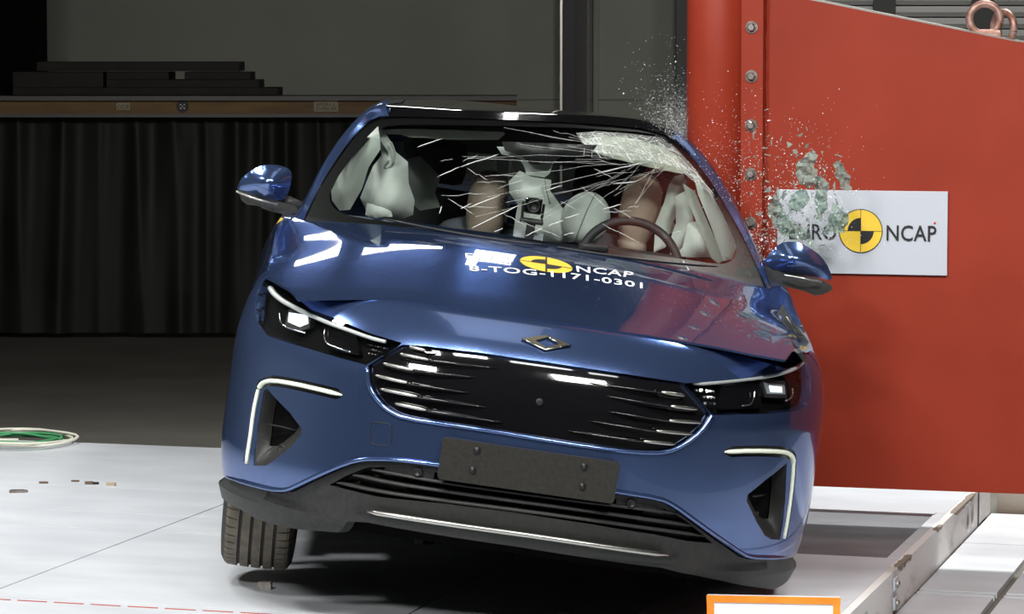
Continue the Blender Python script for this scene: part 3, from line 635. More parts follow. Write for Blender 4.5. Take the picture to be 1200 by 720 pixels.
# side rail with oval holes
sidef = lambda v, z, off=0.0: (-.002 - off, v, z)
def oval(cv, cz, rv, rz): return [(cv + rv * math.cos(2 * PI * k / 14), cz + rz * math.sin(2 * PI * k / 14)) for k in range(14)]
holes = [oval(-.62, -.078, .035, .05), oval(-.5, -.078, .035, .05), oval(-3.02, -.085, .05, .045), oval(-2.86, -.085, .05, .045)]
panel('side_rail', [(-6.6, -.148), (-.35, -.148), (-.34, 0), (-6.6, 0)], sidef, M['deck_side'], deck, holes, .12, 0, .028, smooth=False)
MB().box((-.014, -.165, -.07), (.026, .33, .14)).build('end_block', M['deck_side'], deck)
MB().box((-.004, -.345, -.07), (.012, .02, .146)).build('joint_strip', M['steel_dark'], deck)
for v, z in ((-2.33, -.04), (-2.33, -.105)):
    b = MB().box((.004, v, z), (.01, .07, .042), 0, .004).build('bracket', M['white_board'], deck)
    MB().lathe([(.012, 0), (.012, .008), (.006, .012)], 8, Matrix.Translation((.009, v - .008, z)) @ Matrix.Rotation(PI / 2, 4, 'Y')).build('bolt', M['brushed'], b)
chip = mat('bare_edge', (.23, .19, .15), .8)
for v0, v1, w in ((-2.25, -1.98, .012), (-1.0, -.45, .01), (-1.42, -1.28, .007)):
    mb = MB(); r = random.Random(int(v0 * 100)); k = 14
    up = [((v0 + (v1 - v0) * i / k), -.002 - r.uniform(.3, 1) * w * (1.6 if 0 < i < k else .1)) for i in range(k + 1)]
    mb.add([(.0015, a, .0005) for a, b in up] + [(.0015, a, b) for a, b in up], [(i, i + 1, k + 2 + i, k + 1 + i) for i in range(k)])
    mb.add([(.0015, a, .0008) for a, b in up] + [(-.012 - abs(b) * .6, a, .0008) for a, b in up], [(i, i + 1, k + 2 + i, k + 1 + i) for i in range(k)])
    mb.build('chipped_edge', chip, deck)
# red dashed marking across the near deck
dash = None; redm = mat('red_tape', (.45, .09, .07), .6)
for i in range(26):
    if dash is None: dash = MB().box((0, 0, 0), (.1, .006, .002)).build('marking_dash', redm, deck); o = dash
    else: o = dash.copy(); C.objects.link(o)
    o.location = (-4.5 + i * .125, -3.655, .0012)
# floor plates beside the deck, with rail grooves
fp = bpy.data.objects['floor']
for (u0, u1, v0, v1) in ((.0, .275, -.78, .0), (.0, .275, -1.84, -.78), (.0, .275, -1.905, -1.865), (.0, .275, -6, -1.93),
                         (.3, 1.6, -.78, .0), (.3, 1.6, -1.84, -.78), (.3, 1.6, -1.905, -1.865), (.3, 1.6, -6, -1.93)):
    a = MB().box((0, 0, 0), (u1 - u0 - .006, v1 - v0 - .006, .02), 0, .002).build('floor_plate', M['deck'], fp)
    a.location = uv2w((u0 + u1) / 2 + .002, (v0 + v1) / 2, FLOOR - .002); a.rotation_euler.z = PSI
kb = MB().box((0, 0, 0), (2.4, .5, .3)); o = struct('trim_3', kb.v, kb.f, M['cream']); o.location = uv2w(1.22, .3, FLOOR + .13); o.rotation_euler.z = PSI

# ------------------------------------------------------------------ red pole barrier
POLE = Vector((.735, 11.27, 0)); POLE_R = .104
bar = thing('pole_barrier', 'big red steel barrier with a vertical crash pole on its edge', 'barrier', (.757, 11.27, 0), (0, 0, PSI * .92))
MB().lathe([(POLE_R, -.0), (POLE_R, 3.4)], 48, Matrix.Translation((-.0215, -.006, .02))).build('pole', M['red'], bar, True)
toF = Matrix(((1, 0, 0, 0), (0, 0, 1, 0), (0, 1, 0, 0), (0, 0, 0, 1)))
MB().prism([(.135, .145), (2.6, .145), (2.6, 1.60), (1.05, 1.752), (.305, 1.903), (.305, 3.4), (.135, 3.4)], .02, .16, toF).build('barrier_plate', M['red'], bar)
MB().prism([(.07, .3), (.157, .3), (.157, 3.4), (.07, 3.4)], -.035, .02, toF).build('flange', M['red'], bar)
rr = random.Random(5); wl = [(.16 + rr.uniform(-.003, .003), .0 + .018, .32 + i * .04) for i in range(76)]
MB().tube(wl, [.005 + rr.uniform(-.002, .002) for _ in wl], 6).build('weld_bead', M['red'], bar)
e = MB().prism([(.307, 1.903), (1.05, 1.752), (2.6, 1.60), (2.6, 1.604), (1.05, 1.757), (.307, 1.909)], .021, .158, toF).build('bare_top_edge', M['brushed'], bar)
for i in range(10):
    z = .38 + i * .1755; mtl = M['brushed'] if i == 8 else M['bolt']
    wsh = MB().lathe([(.0225, 0), (.0225, .005)], 20, Matrix.Translation((.116, -.035, z + .02)) @ Matrix.Rotation(PI / 2, 4, 'X')).build('washer', M['bolt'], bar)
    MB().lathe([(.0155, 0), (.0155, .012), (.012, .016)], 6, Matrix.Translation((.116, -.04, z + .02)) @ Matrix.Rotation(PI / 2, 4, 'X')).build('bolt_head', mtl, wsh)
for x, z, ry in ((.935, 1.82, .15), (.998, 1.79, -.75)):
    pts = [(math.cos(2 * PI * k / 28) * .054, 0, math.sin(2 * PI * k / 28) * .054) for k in range(29)]
    R = Matrix.Translation((x, .06 if x < .95 else .1, z + .012)) @ Matrix.Rotation(ry, 4, 'Z') @ Matrix.Rotation(.2, 4, 'Y')
    MB().tube([R @ Vector(p) for p in pts], .0135, 10, up=(0, 1, .01), caps=False).build('lifting_ring', M['rust'], bar, True)
MB().box((.945, .07, 1.775), (.1, .05, .04), .0, .01).build('lug', M['rust'], bar)
# sign board on the barrier
sg = thing('sign', 'white board with yellow and black quadrant emblem on the red barrier', 'sign', (1.256, 11.153, .921), (0, 0, PSI * .92))
W_, H_ = .613, .300
MB().box((0, -.0065, H_ / 2), (W_, .012, H_), 0, .002).build('board', M['white_board'], sg)
def disc(r0, r1, a0, a1, n, cx, cz, d):
    mb = MB(); V = []; 
    for k in range(n + 1):
        w = a0 + (a1 - a0) * k / n
        V += [(cx + r0 * math.cos(w), -.0125 - d, cz + r0 * math.sin(w)), (cx + r1 * math.cos(w), -.0125 - d, cz + r1 * math.sin(w))]
    return mb.add(V, [(2 * k, 2 * k + 1, 2 * k + 3, 2 * k + 2) for k in range(n)])
cx, cz = -.003, .155; R0 = .0775
em = disc(0, R0, 0, 2 * PI, 40, cx, cz, .0026).build('emblem_disc', M['yellow'], sg)
disc(R0 - .0015, R0 + .0015, 0, 2 * PI, 48, cx, cz, .0032).build('emblem_rim', M['vinyl_black'], em)
disc(0, .047, PI / 2, PI, 12, cx, cz, .0032).build('black_quadrant', M['vinyl_black'], em)
disc(0, .047, -PI / 2, 0, 12, cx, cz, .0032).build('black_quadrant', M['vinyl_black'], em)
cr = MB().box((cx, -.0157, cz), (2 * R0, .0005, .0018)).box((cx, -.0158, cz), (.0018, .0005, 2 * R0)); cr.build('cross_lines', M['vinyl_black'], em)
def sign_text(t, x0, x1, z0, z1, m=None):
    uv, F, a = text_mesh(t, 1.04, .012); obj('lettering', [(x0 + u * (x1 - x0), -.016, z0 + v * (z1 - z0)) for u, v in uv], F, m or M['vinyl_black'], sg, False)
sign_text('EURO', -.262, -.09, .121, .178); sign_text('NCAP', .09, .268, .121, .178)
disc(0, .0045, 0, 2 * PI, 12, .262, .187, .0032).build('red_dot', mat('red_vinyl', (.5, .02, .03), .5), sg)

# ------------------------------------------------------------------ the car
def rx(a): return Matrix.Rotation(a, 4, 'X')
CAR_M = (Matrix.Translation((0, 0, CAM_H)) @ rx(-math.radians(4.8)) @ Matrix.Translation((-.02203053, 9.14751398, -.95526359))
         @ rx(.0909120830) @ Matrix.Rotation(.0306761676, 4, 'Z') @ Matrix.Rotation(.147297544, 4, 'Y'))
CAR_I = CAR_M.inverted()
car = thing('car', 'blue fastback car with cracked windscreen tipped against the red pole', 'car')
car.matrix_world = CAR_M
def dent(p):
    """the pole pushes the car's side in"""
    p = Vector(p)
    if p.x < .15 or p.y < 1.0: return p
    w = CAR_M @ p; dy = w.y - POLE.y; e = abs(dy)
    if e < POLE_R: lim = POLE.x - math.sqrt(POLE_R ** 2 - dy * dy) - .014
    else: lim = POLE.x + ((e - POLE_R) / .45) ** 1.25 * .38 - .014
    if w.x > lim: w.x = lim
    return CAR_I @ w
def s_of_y(y):
    """arc length on the flank at a given y"""
    for i, q in enumerate(PLAN):
        if q[0] > .5 and q[1] >= y: return i * .004
    return S_MAX
def mir(pts): return [(-a, b) for a, b in pts][::-1]
def bs(pts, off=0.0): return [Vector(body(s, z, off)) for s, z in pts]
PT = M['paint']
WHEEL_Y, REAR_Y, ARCH_R, ARCH_Z = 1.05, 3.90, .385, .36
def arch(yc, sgn, y0, y1, n=16):
    """wheel arch curve from front (y0) to rear (y1) as (s, z)"""
    out = []
    a0 = math.acos(min(max((yc - y0) / ARCH_R, -1), 1)); a1 = math.acos(min(max((yc - y1) / ARCH_R, -1), 1))
    for i in range(n + 1):
        a = a0 + (a1 - a0) * i / n
        out.append((sgn * s_of_y(yc - ARCH_R * math.cos(a)), ARCH_Z + ARCH_R * math.sin(a)))
    return out
YS = .80                                                        # bumper / fender seam at the arch
lowL, lowR = D['lower_edge'][0], D['lower_edge'][-1]
archR_f = arch(WHEEL_Y, 1, WHEEL_Y - .372, YS, 8); archL_f = arch(WHEEL_Y, -1, WHEEL_Y - .372, YS, 8)
seamR = [archR_f[-1], (1.27, .72), (1.19, .80), (1.135, .862)]
seamL = [(-1.185, .862), (-1.215, .80), (-1.27, .72), archL_f[-1]]
ntop = [tuple(p) for p in D['nose_top']]
outline = [tuple(p) for p in D['lower_edge']] + [(1.245, .25)] + archR_f + seamR[1:] + [(1.0908, .876)] + ntop[::-1] + [(-1.1777, .878)] + seamL[:-1] + archL_f[::-1] + [(-1.245, .243)]
grille_o = [tuple(p) for p in D['grille']]
ventL = [tuple(p) for p in D['ventL']]; ventR = [tuple(p) for p in D['ventR']]
lampL = [tuple(p) for p in D['lampL']]; lampR = [tuple(p) for p in D['lampR']]
def band(path, w, taper=0):
    """closed outline of a strip of half width w along an open (s, z) path"""
    L, R = [], []; n = len(path)
    for i, p in enumerate(path):
        a, b = path[max(i - 1, 0)], path[min(i + 1, n - 1)]; dx, dy = b[0] - a[0], b[1] - a[1]; l = math.hypot(dx, dy) or 1
        ww = w * (1 if not taper or i < n - 1 else taper)
        L.append((p[0] - dy / l * ww, p[1] + dx / l * ww)); R.append((p[0] + dy / l * ww, p[1] - dx / l * ww))
    return L + R[::-1]
stripL = smooth_line([tuple(p) for p in D['stripL']], 1); stripR = smooth_line([tuple(p) for p in D['stripR']], 1)
bandL, bandR = band(stripL, .0165, .35), band(stripR, .0165, .35)
bumper = panel('front_bumper', outline, body, PT, car, [grille_o, ventL, ventR, lampL, lampR, bandL, bandR], .017, 0, .03)
# painted lip round the lower edge and round the grille
lip = smooth_line([(s, z + .006) for s, z in D['lower_edge']], 1)
MB().tube(bs(lip[2:-2], -.001), [.002, .006] + [.0095] * (len(lip) - 8) + [.006, .002], 8, .8).build('bumper_lip', PT, bumper, True)
gl = [grille_o[k] for k in list(range(7, len(grille_o)))]
MB().tube(bs(smooth_line(gl[:-1], 1), .001), .0085, 8, .8).build('grille_surround', PT, bumper, True)
tw = rounded([tuple(p) for p in D['tow']], .25, 1); tw = tw + [tw[0]]
MB().tube(bs(tw, .0), .0016, 6).build('tow_cover_joint', M['black'], bumper, True)
MB().tube(bs(tw, -.0006), .0009, 5).build('tow_cover_edge', PT, bumper, True)
# grille
grille = panel('grille', grille_o, body, M['gloss_black'], car, (), .02, .014, .03)
def fin(pts, k, right=False):
    p = [tuple(q) for q in pts]; a, b, c = p
    n = 9; spine = []
    for i in range(n + 1):
        t = i / n; q = (b[0] + (c[0] - b[0]) * t, b[1] + (c[1] - b[1]) * t); spine.append(q)
    mb = MB(); V = [Vector(body(s, z, .012 - .016 * (1 - i / n) ** .7)) for i, (s, z) in enumerate(spine)]
    mb.tube(V, [.0085 * (1 - .8 * i / n) for i in range(n + 1)], 8, .55)
    f = mb.build('grille_fin', M['gloss_black'], grille, True)
    sp = [(a[0] + (b[0] - a[0]) * t, a[1] + (b[1] - a[1]) * t) for t in (-.02, .05, .18, .5, .82, .95, 1.02)]
    rr_ = [.0012, .0048, .0068, .0074, .0066, .0045, .001]
    MB().tube([Vector(body(s, z, -.001)) for s, z in sp], rr_, 8, .8).build('fin_tip', M['brushed'], grille, True)
for k in range(6): fin(D['finL%d' % k], k)
for k in range(5): fin(D['finR%d' % k], k)
def on_body(s, z, off=0.0):
    p = Vector(body(s, z, off)); u = (Vector(body(s + .004, z, off)) - p).normalized(); w = (Vector(body(s, z + .004, off)) - p).normalized()
    n = u.cross(w).normalized()
    if n.y > 0: n = -n
    return p, n
def knob(s, z, prof, off, m, parent, name, n=16, label=None):
    p, nn = on_body(s, z, off); T = Matrix.Translation(p) @ nn.to_track_quat('Z', 'Y').to_matrix().to_4x4()
    return MB().lathe(prof, n, T).build(name, m, parent, True, label)
knob(*D['sensor'][0], [(.011, 0), (.011, .003), (.008, .004), (.0, .004)], .014, M['black'], grille, 'sensor')
# front light strips and vents
for nm, st, bo in (('L', stripL, bandL), ('R', stripR, bandR)):
    ch = panel('light_channel', bo, body, M['gloss_black'], car, (), .02, .012, .0)
    MB().tube([Vector(body(s, z, .003)) for s, z in densify(st, .02, False)], [.0092] * (len(densify(st, .02, False)) - 2) + [.007, .003], 8, .7).build('light_strip', M['strip'], ch, True)
for sg_, vo, fk, sk in ((-1, ventL, 'ventfinL', 'ventsenL'), (1, ventR, 'ventfinR', 'ventsenR')):
    v = panel('air_vent', vo, body, M['void'], car, (), .03, .055, 0)
    cx_ = sum(p[0] for p in vo) / len(vo); cz_ = sum(p[1] for p in vo) / len(vo)
    inner = [(cx_ + (p[0] - cx_) * .68 + sg_ * .026, cz_ + (p[1] - cz_) * .66 + .022) for p in vo]
    rows = []
    ring0, ring1 = vo + [vo[0]], inner + [inner[0]]
    for t in range(6):
        f = t / 5
        rows.append([Vector(body(a[0] + (b[0] - a[0]) * f, a[1] + (b[1] - a[1]) * f, .003 + .047 * f ** 1.3)) for a, b in zip(ring0, ring1)])
    g = MB().grid(rows); obj('vent_funnel', g.v, g.f, M['grey_plastic'], v)
    MB().tube([Vector(body(s, z, .022 + .012 * i)) for i, (s, z) in enumerate(D[fk])], [.008, .006, .004], 8, .35).build('vent_fin', M['grey_plastic'], v, True)
    knob(*D[sk][0], [(.013, 0), (.013, .006), (.0085, .007), (.0085, .004), (0, .004)], .03, M['black'], v, 'parking_sensor')
# lower bumper, intake, chrome strip, number plate holder
ck = sorted([(abs(s), z) for s, z in D['crease_low']]); ck = [(0, .305), (.44, .292)] + [k for k in ck if k[0] > .5]
def low_off(s, z):
    zc = lerp_keys(ck, abs(s)); t = min(max((zc - z) / .03 + .5, 0), 1); 
    q = min(max((.80 - abs(s)) / .2, 0), 1); zc2 = .272 - .02 * abs(s); u = min(max((zc2 - z) / .09, 0), 1)
    return .012 - .03 * t * t * (3 - 2 * t) + .11 * q * q * (3 - 2 * q) * u ** .8
lo = [(s, max(z, .155)) for s, z in D['lip_low']]
lo[0] = (-1.243, .175); lo[-1] = (1.243, .17)
lowo = [(-1.245, .24)] + [(s, z - .004) for s, z in D['lower_edge']] + [(1.245, .246)] + lo[::-1]
intake = [tuple(p) for p in D['intake']]
low = panel('lower_bumper', lowo, body, M['grey_plastic'], car, [intake], .018, low_off, .05)
inn = panel('intake_cavity', intake, body, M['void'], low, (), .04, .13, 0)
for k in range(3):
    pts = smooth_line([tuple(p) for p in D['slat%d' % k]], 1); n = len(pts)
    rows = []
    for i, (s, z) in enumerate(pts):
        t = i / (n - 1); e = min(1, min(t, 1 - t) / .10)
        rows.append([Vector(body(s, z - .003, .008)), Vector(body(s, z + .003 * e, .006)), Vector(body(s, z + .006 * (.3 + .7 * e), .02)), Vector(body(s, z + .004, .09)), Vector(body(s, z - .004, .03)), Vector(body(s, z - .003, .008))])
    g = MB().grid(rows); obj('intake_slat', g.v, g.f, M['grey_plastic'], low)
for s in (-.16, 0.0, .16):
    MB().tube([Vector(body(s, z, .05)) for z in (.34, .40, .455)], .004, 6).build('intake_rib', M['black'], low)
for sg_ in (-1, 1):
    panel('intake_end', [(sg_ * .43, .40), (sg_ * .43, .435), (sg_ * .34, .447), (sg_ * .275, .45), (sg_ * .275, .415)], body, M['grey_plastic'], low, (), .03, .016, .02)
    panel('intake_blank', [(sg_ * .62, .30), (sg_ * .62, .42), (sg_ * .40, .44), (sg_ * .33, .30)], body, M['grey_plastic'], low, (), .05, .05, 0)
knob(*D['intsenL'][0], [(.013, 0), (.013, .008), (.009, .009), (.009, .006), (0, .006)], .012, M['black'], low, 'parking_sensor')
knob(*D['intsenR'][0], [(.013, 0), (.013, .008), (.009, .009), (.009, .006), (0, .006)], .012, M['black'], low, 'parking_sensor')
chp = smooth_line([tuple(p) for p in D['chrome']], 1); n = len(chp)
MB().tube([Vector(body(s, z, -.022)) for s, z in chp], [.003] + [.009] * (n - 2) + [.003], 8, .9).build('trim_strip', M['brushed'], low, True, 'bright metal strip along the lower lip')
pq = [Vector(body(s, z)) for s, z in D['plate']]
c0 = sum(pq, Vector()) / 4; ux = ((pq[1] - pq[0]) + (pq[2] - pq[3])).normalized(); uz = ((pq[0] - pq[3]) + (pq[1] - pq[2])).normalized(); uz = (uz - ux * uz.dot(ux)).normalized(); uy = uz.cross(ux)
pw = ((pq[1] - pq[0]).length + (pq[2] - pq[3]).length) / 2; phh = ((pq[0] - pq[3]).length + (pq[1] - pq[2]).length) / 2
PM = Matrix((( ux.x, uy.x, uz.x, c0.x), (ux.y, uy.y, uz.y, c0.y - .024), (ux.z, uy.z, uz.z, c0.z), (0, 0, 0, 1)))
rp = []
for cx_, cz_, a0 in ((pw / 2 - .012, phh / 2 - .012, 0), (-pw / 2 + .012, phh / 2 - .012, 90), (-pw / 2 + .012, -phh / 2 + .012, 180), (pw / 2 - .012, -phh / 2 + .012, 270)):
    rp += [(cx_ + .012 * math.cos(math.radians(a0 + k * 30)), cz_ + .012 * math.sin(math.radians(a0 + k * 30))) for k in range(4)]
plate = MB().prism(rp, -.008, .012, PM @ toF).build('number_plate_holder', M['plate'], car, False, 'blank dark grey number plate holder')
for s, z in D['screws']:
    d = Vector(body(s, z)) - c0; T = PM @ Matrix.Translation((d.dot(ux), -.008, d.dot(uz))) @ rx(PI / 2)
    MB().lathe([(.011, 0), (.011, .002), (.007, .0025), (.006, .007), (0, .008)], 16, T).build('screw', M['black'], plate, True)
# head lamps
def lamp(side, outl):
    cxm = sum(p[0] for p in outl) / len(outl)
    h = panel('headlamp', outl, body, M['void'], car, (), .02, .045, 0)
    rows = [[Vector(body(s, z, o)) for s, z in outl + [outl[0]]] for o in (.004, .02, .045)]
    g = MB().grid(rows); obj('lamp_housing', g.v, g.f, M['gloss_black'], h)
    d = densify(smooth_line([tuple(p) for p in D['drl' + side]], 1), .03, False); k = len(d)
    MB().tube([Vector(body(s, z, .012)) for s, z in d], [.005] + [.0105 - .004 * i / k for i in range(k - 1)], 8, .8).build('light_guide', M['drl'], h, True, 'pale light guide along the top of the lamp')
    b = [tuple(p) for p in D['beam' + side]]
    bx = panel('beam_lens', b, body, M['lamp_on' if side == 'L' else 'lamp_off'], h, (), .012, .02, .02)
    if side == 'R':
        panel('lit_core', [(p[0] * .75 + b[0][0] * .25 if 0 else sum(q[0] for q in b) / len(b) + (p[0] - sum(q[0] for q in b) / len(b)) * .6, sum(q[1] for q in b) / len(b) + (p[1] - sum(q[1] for q in b) / len(b)) * .6) for p in b], body, M['lamp_on'], h, (), .012, .017, .003)
    frame = [(p[0] + (-.012 if p[0] < sum(q[0] for q in b) / len(b) else .012), p[1] + (-.008 if p[1] < sum(q[1] for q in b) / len(b) else .008)) for p in b]
    panel('lens_frame', frame, body, M['dark_trim'], h, [b], .02, .022, .02)
    for q in (0, 1):
        hk = smooth_line([tuple(p) for p in D['hook%s%d' % (side, q)]], 2)
        MB().tube([Vector(body(s, z, .016)) for s, z in hk], .0028, 6).build('lamp_outline', M['chrome'], h, True)
    bo = [tuple(p) for p in D['box' + side]]
    panel('second_lens', bo, body, M['gloss_black'], h, (), .02, .024, .02)
    j = [tuple(p) for p in D['jewel' + side]]; rnd_ = random.Random(4); jx = [p[0] for p in j]; jz = [p[1] for p in j]; mb = MB()
    for i in range(7):
        for kk in range(3):
            q = (min(jx) + (max(jx) - min(jx)) * (i + .5) / 7, min(jz) + (max(jz) - min(jz)) * (kk + .5) / 3)
            if inside(q, j):
                p, nn = on_body(*q, .02); T = Matrix.Translation(p) @ nn.to_track_quat('Z', 'Y').to_matrix().to_4x4()
                w = (max(jx) - min(jx)) / 17; hh = (max(jz) - min(jz)) / 8
                mb.add([T @ Vector((-w, -hh, 0)), T @ Vector((w, -hh, 0)), T @ Vector((w, hh, 0)), T @ Vector((-w, hh, 0)), T @ Vector((rnd_.uniform(-w, w) * .5, rnd_.uniform(-hh, hh) * .5, .007))], [(0, 1, 4), (1, 2, 4), (2, 3, 4), (3, 0, 4)])
    o = mb.build('reflector_facets', M['chrome'], h, False); o['kind'] = 'stuff'
    panel('lamp_cover', outl, body, M['lens'], h, (), .02, .001, 0)
lamp('L', lampL); lamp('R', lampR)
# emblem on the nose: four rods making two nested rhombs
eo = [Vector(body(*p, -.0035)) for p in D['emblem_out']]; ei = [Vector(body(*p, -.0035)) for p in D['emblem_in']]
up_ = Vector((0, -.004, .003)); mb = MB()
mb.add(eo + ei + [p + up_ for p in eo] + [p + up_ for p in ei], [(0, 1, 5, 4), (1, 2, 6, 5), (2, 3, 7, 6), (3, 0, 4, 7)] + [(8, 9, 13, 12), (9, 10, 14, 13), (10, 11, 15, 14), (11, 8, 12, 15)] + [(0, 1, 9, 8), (1, 2, 10, 9), (2, 3, 11, 10), (3, 0, 8, 11)] + [(4, 5, 13, 12), (5, 6, 14, 13), (6, 7, 15, 14), (7, 4, 12, 15)])
emb = mb.build('emblem', M['emblem'], car, False, 'open rhomb shaped metal emblem')
em2 = MB().tube([eo[0] + up_, eo[3] + up_, eo[2] + up_], .0022, 6); em2.tube([ei[1] + up_ * 1.2, ei[2] + up_ * 1.2], .0022, 6); em2.build('bright_edge', M['chrome'], emb, True)

# hood
hl = [tuple(p) for p in D['hood']]; hleft = [tuple(p) for p in D['hood_left']]
rear = [(.66, 1.56), (.5, 1.42), (.3, 1.30), (.0, 1.24), (-.3, 1.29), (-.5, 1.39), (-.68, 1.50), (-.8, 1.60)]
ho = hl + rear + hleft
hoodp = panel('hood', ho, hood, PT, car, (), .04, 0, .007, None, True, None, .035)
# black sheet added so the gap under the hood's front edge looks shaded
rows = []
for i, (s, z) in enumerate(densify(ntop, .04, False)):
    a = Vector(body(s, z, .004)); b = Vector(body(s, z, .05)) - Vector((0, 0, .02)); c = b + Vector((-.06 * (1 if s > 0 else -1) * min(1, abs(s)), .35, .02)); c.z = min(c.z, hood_z(c.x, c.y) - .03)
    rows.append([a, b, c])
g = MB().grid(rows); obj('hood_gap_shade', g.v, g.f, M['void'], car)
# test markings printed on the hood
def hood_text(t, k, kb, m, name='hood_lettering', pad=0.0):
    a, b = D[k]; c, d = D[kb]
    uv, F, _ = text_mesh(t, 1.08, .012); V = []
    for u, v in uv:
        x = (c[0] + (d[0] - c[0]) * u) * (1 - v) + (a[0] + (b[0] - a[0]) * u) * v; y = (c[1] + (d[1] - c[1]) * u) * (1 - v) + (a[1] + (b[1] - a[1]) * u) * v
        V.append(hood(x, y, -.0012))
    return obj(name, V, F, m, hoodp, False)
hood_text('NCAP', 'text1', 'text1b', M['vinyl_white'])
a0_, a1_ = Vector(D['text1'][0]), Vector(D['text1'][1]); 

hood_text('EURO', 'text0', 'text0b', M['vinyl_white'])
dl, dr = Vector(D['text2'][0]), Vector(D['text2'][1]); t2 = [tuple(dl - (dr - dl) * .02), tuple(dr)]
hood_text('8-TOG-1171-0301', 'text2', 'text2b', M['vinyl_white'])
lg = [Vector(p) for p in D['logo']]; lc = sum(lg, Vector((0, 0))) / len(lg); la = (lg[4] - lg[0]) / 2; lb = (lg[2] - lg[6]) / 2
def ell(r0, r1, a0, a1, n, off, m, name, parent):
    V = []
    for k in range(n + 1):
        w = a0 + (a1 - a0) * k / n
        for r in (r0, r1):
            q = lc + la * (r * math.cos(w)) + lb * (r * math.sin(w)); V.append(hood(q.x, q.y, off))
    return obj(name, V, [(2 * k, 2 * k + 1, 2 * k + 3, 2 * k + 2) for k in range(n)], m, parent, False)
le = ell(0, 1, 0, 2 * PI, 40, -.001, M['yellow'], 'hood_emblem', hoodp)
ell(0, .58, PI / 2, PI, 12, -.0018, M['vinyl_black'], 'black_quadrant', hoodp); ell(0, .58, -PI / 2, 0, 12, -.0018, M['vinyl_black'], 'black_quadrant', hoodp)
V = []; F = []
for p, q in ((-lb, lb), (-la, la)):
    d = (q - p).normalized(); nn = Vector((-d.y, d.x)) * .003; k = len(V)
    for t in range(7):
        c_ = lc + p + (q - p) * t / 6; V += [hood((c_ + nn).x, (c_ + nn).y, -.0016), hood((c_ - nn).x, (c_ - nn).y, -.0016)]
    F += [(k + 2 * t, k + 2 * t + 1, k + 2 * t + 3, k + 2 * t + 2) for t in range(6)]
obj('cross_lines', V, F, M['vinyl_black'], hoodp, False)

# fenders and flanks
def side(sgn, y0, y1, name, zlo=.235, wheel=None, step=.04, post=dent, ztop=.003, win=False):
    n = 14; o = []
    top = [(sgn * s_of_y(y0 + (y1 - y0) * i / n), z_top(s_of_y(y0 + (y1 - y0) * i / n)) - ztop) for i in range(n + 1)]
    bot = []
    if wheel is None: bot = [(sgn * s_of_y(y1), zlo), (sgn * s_of_y(y0), zlo)]
    else:
        a = [p for p in arch(wheel, sgn, max(y0, wheel - .37), min(y1, wheel + .37), 16)]
        if y1 > wheel + .37: bot += [(sgn * s_of_y(y1), zlo)]
        bot += a[::-1]
        if y0 < wheel - .37: bot += [(sgn * s_of_y(y0), zlo)]
    return panel(name, top + bot, body, PT, car, (), step, .0, .02, post, True, None, step * .7)
for sgn in (-1, 1):
    # fender: arch + strip over the lamp
    lo_ = [p for p in (seamL if sgn < 0 else [(1.135, .862), (1.19, .80), (1.27, .72), archR_f[-1]])]
    if sgn < 0: front = [(-1.19, .866), (-1.223, .80), (-1.278, .72), (archL_f[-1][0] - .006, archL_f[-1][1])]
    else: front = [(1.142, .864), (1.197, .80), (1.278, .72), (archR_f[-1][0] + .006, archR_f[-1][1])]
    a = arch(WHEEL_Y, sgn, YS + .006, WHEEL_Y + .37, 14)
    top = [(sgn * s, z_top(s) - .0025) for s in [s_of_y(1.78) - (s_of_y(1.78) - 1.16) * i / 16 for i in range(17)]]
    panel('fender', front + a + [(sgn * s_of_y(1.78), .235)] + top, body, PT, car, (), .022, 0, .02, dent)
    side(sgn, 1.787, 2.76, 'front_door', step=.045); side(sgn, 2.767, 3.62, 'rear_door', step=.05); side(sgn, 3.627, 4.30, 'rear_quarter', wheel=REAR_Y, step=.05)
    # sill
    rows = [[dent(Vector((sgn * .915, y, .235))), dent(Vector((sgn * .90, y, .17))), dent(Vector((sgn * .80, y, .15)))] for y in [1.45 + 2.05 * i / 12 for i in range(13)]]
    g = MB().grid(rows); obj('sill', g.v, g.f, M['black'], car)
# tail
t0 = s_of_y(4.307)
panel('rear_bumper', [(t0, .24), (t0, z_top(t0) - .004)] + [(t0 + (S_MAX - t0) * i / 8, z_top(t0 + (S_MAX - t0) * i / 8) - .004) for i in range(1, 9)] + [(S_MAX, .24)], body, PT, car, (), .08, 0, .02)
panel('rear_bumper', [(-a, b) for a, b in [(t0, .24), (t0, z_top(t0) - .004)] + [(t0 + (S_MAX - t0) * i / 8, z_top(t0 + (S_MAX - t0) * i / 8) - .004) for i in range(1, 9)] + [(S_MAX, .24)]], body, PT, car, (), .08, 0, .02)

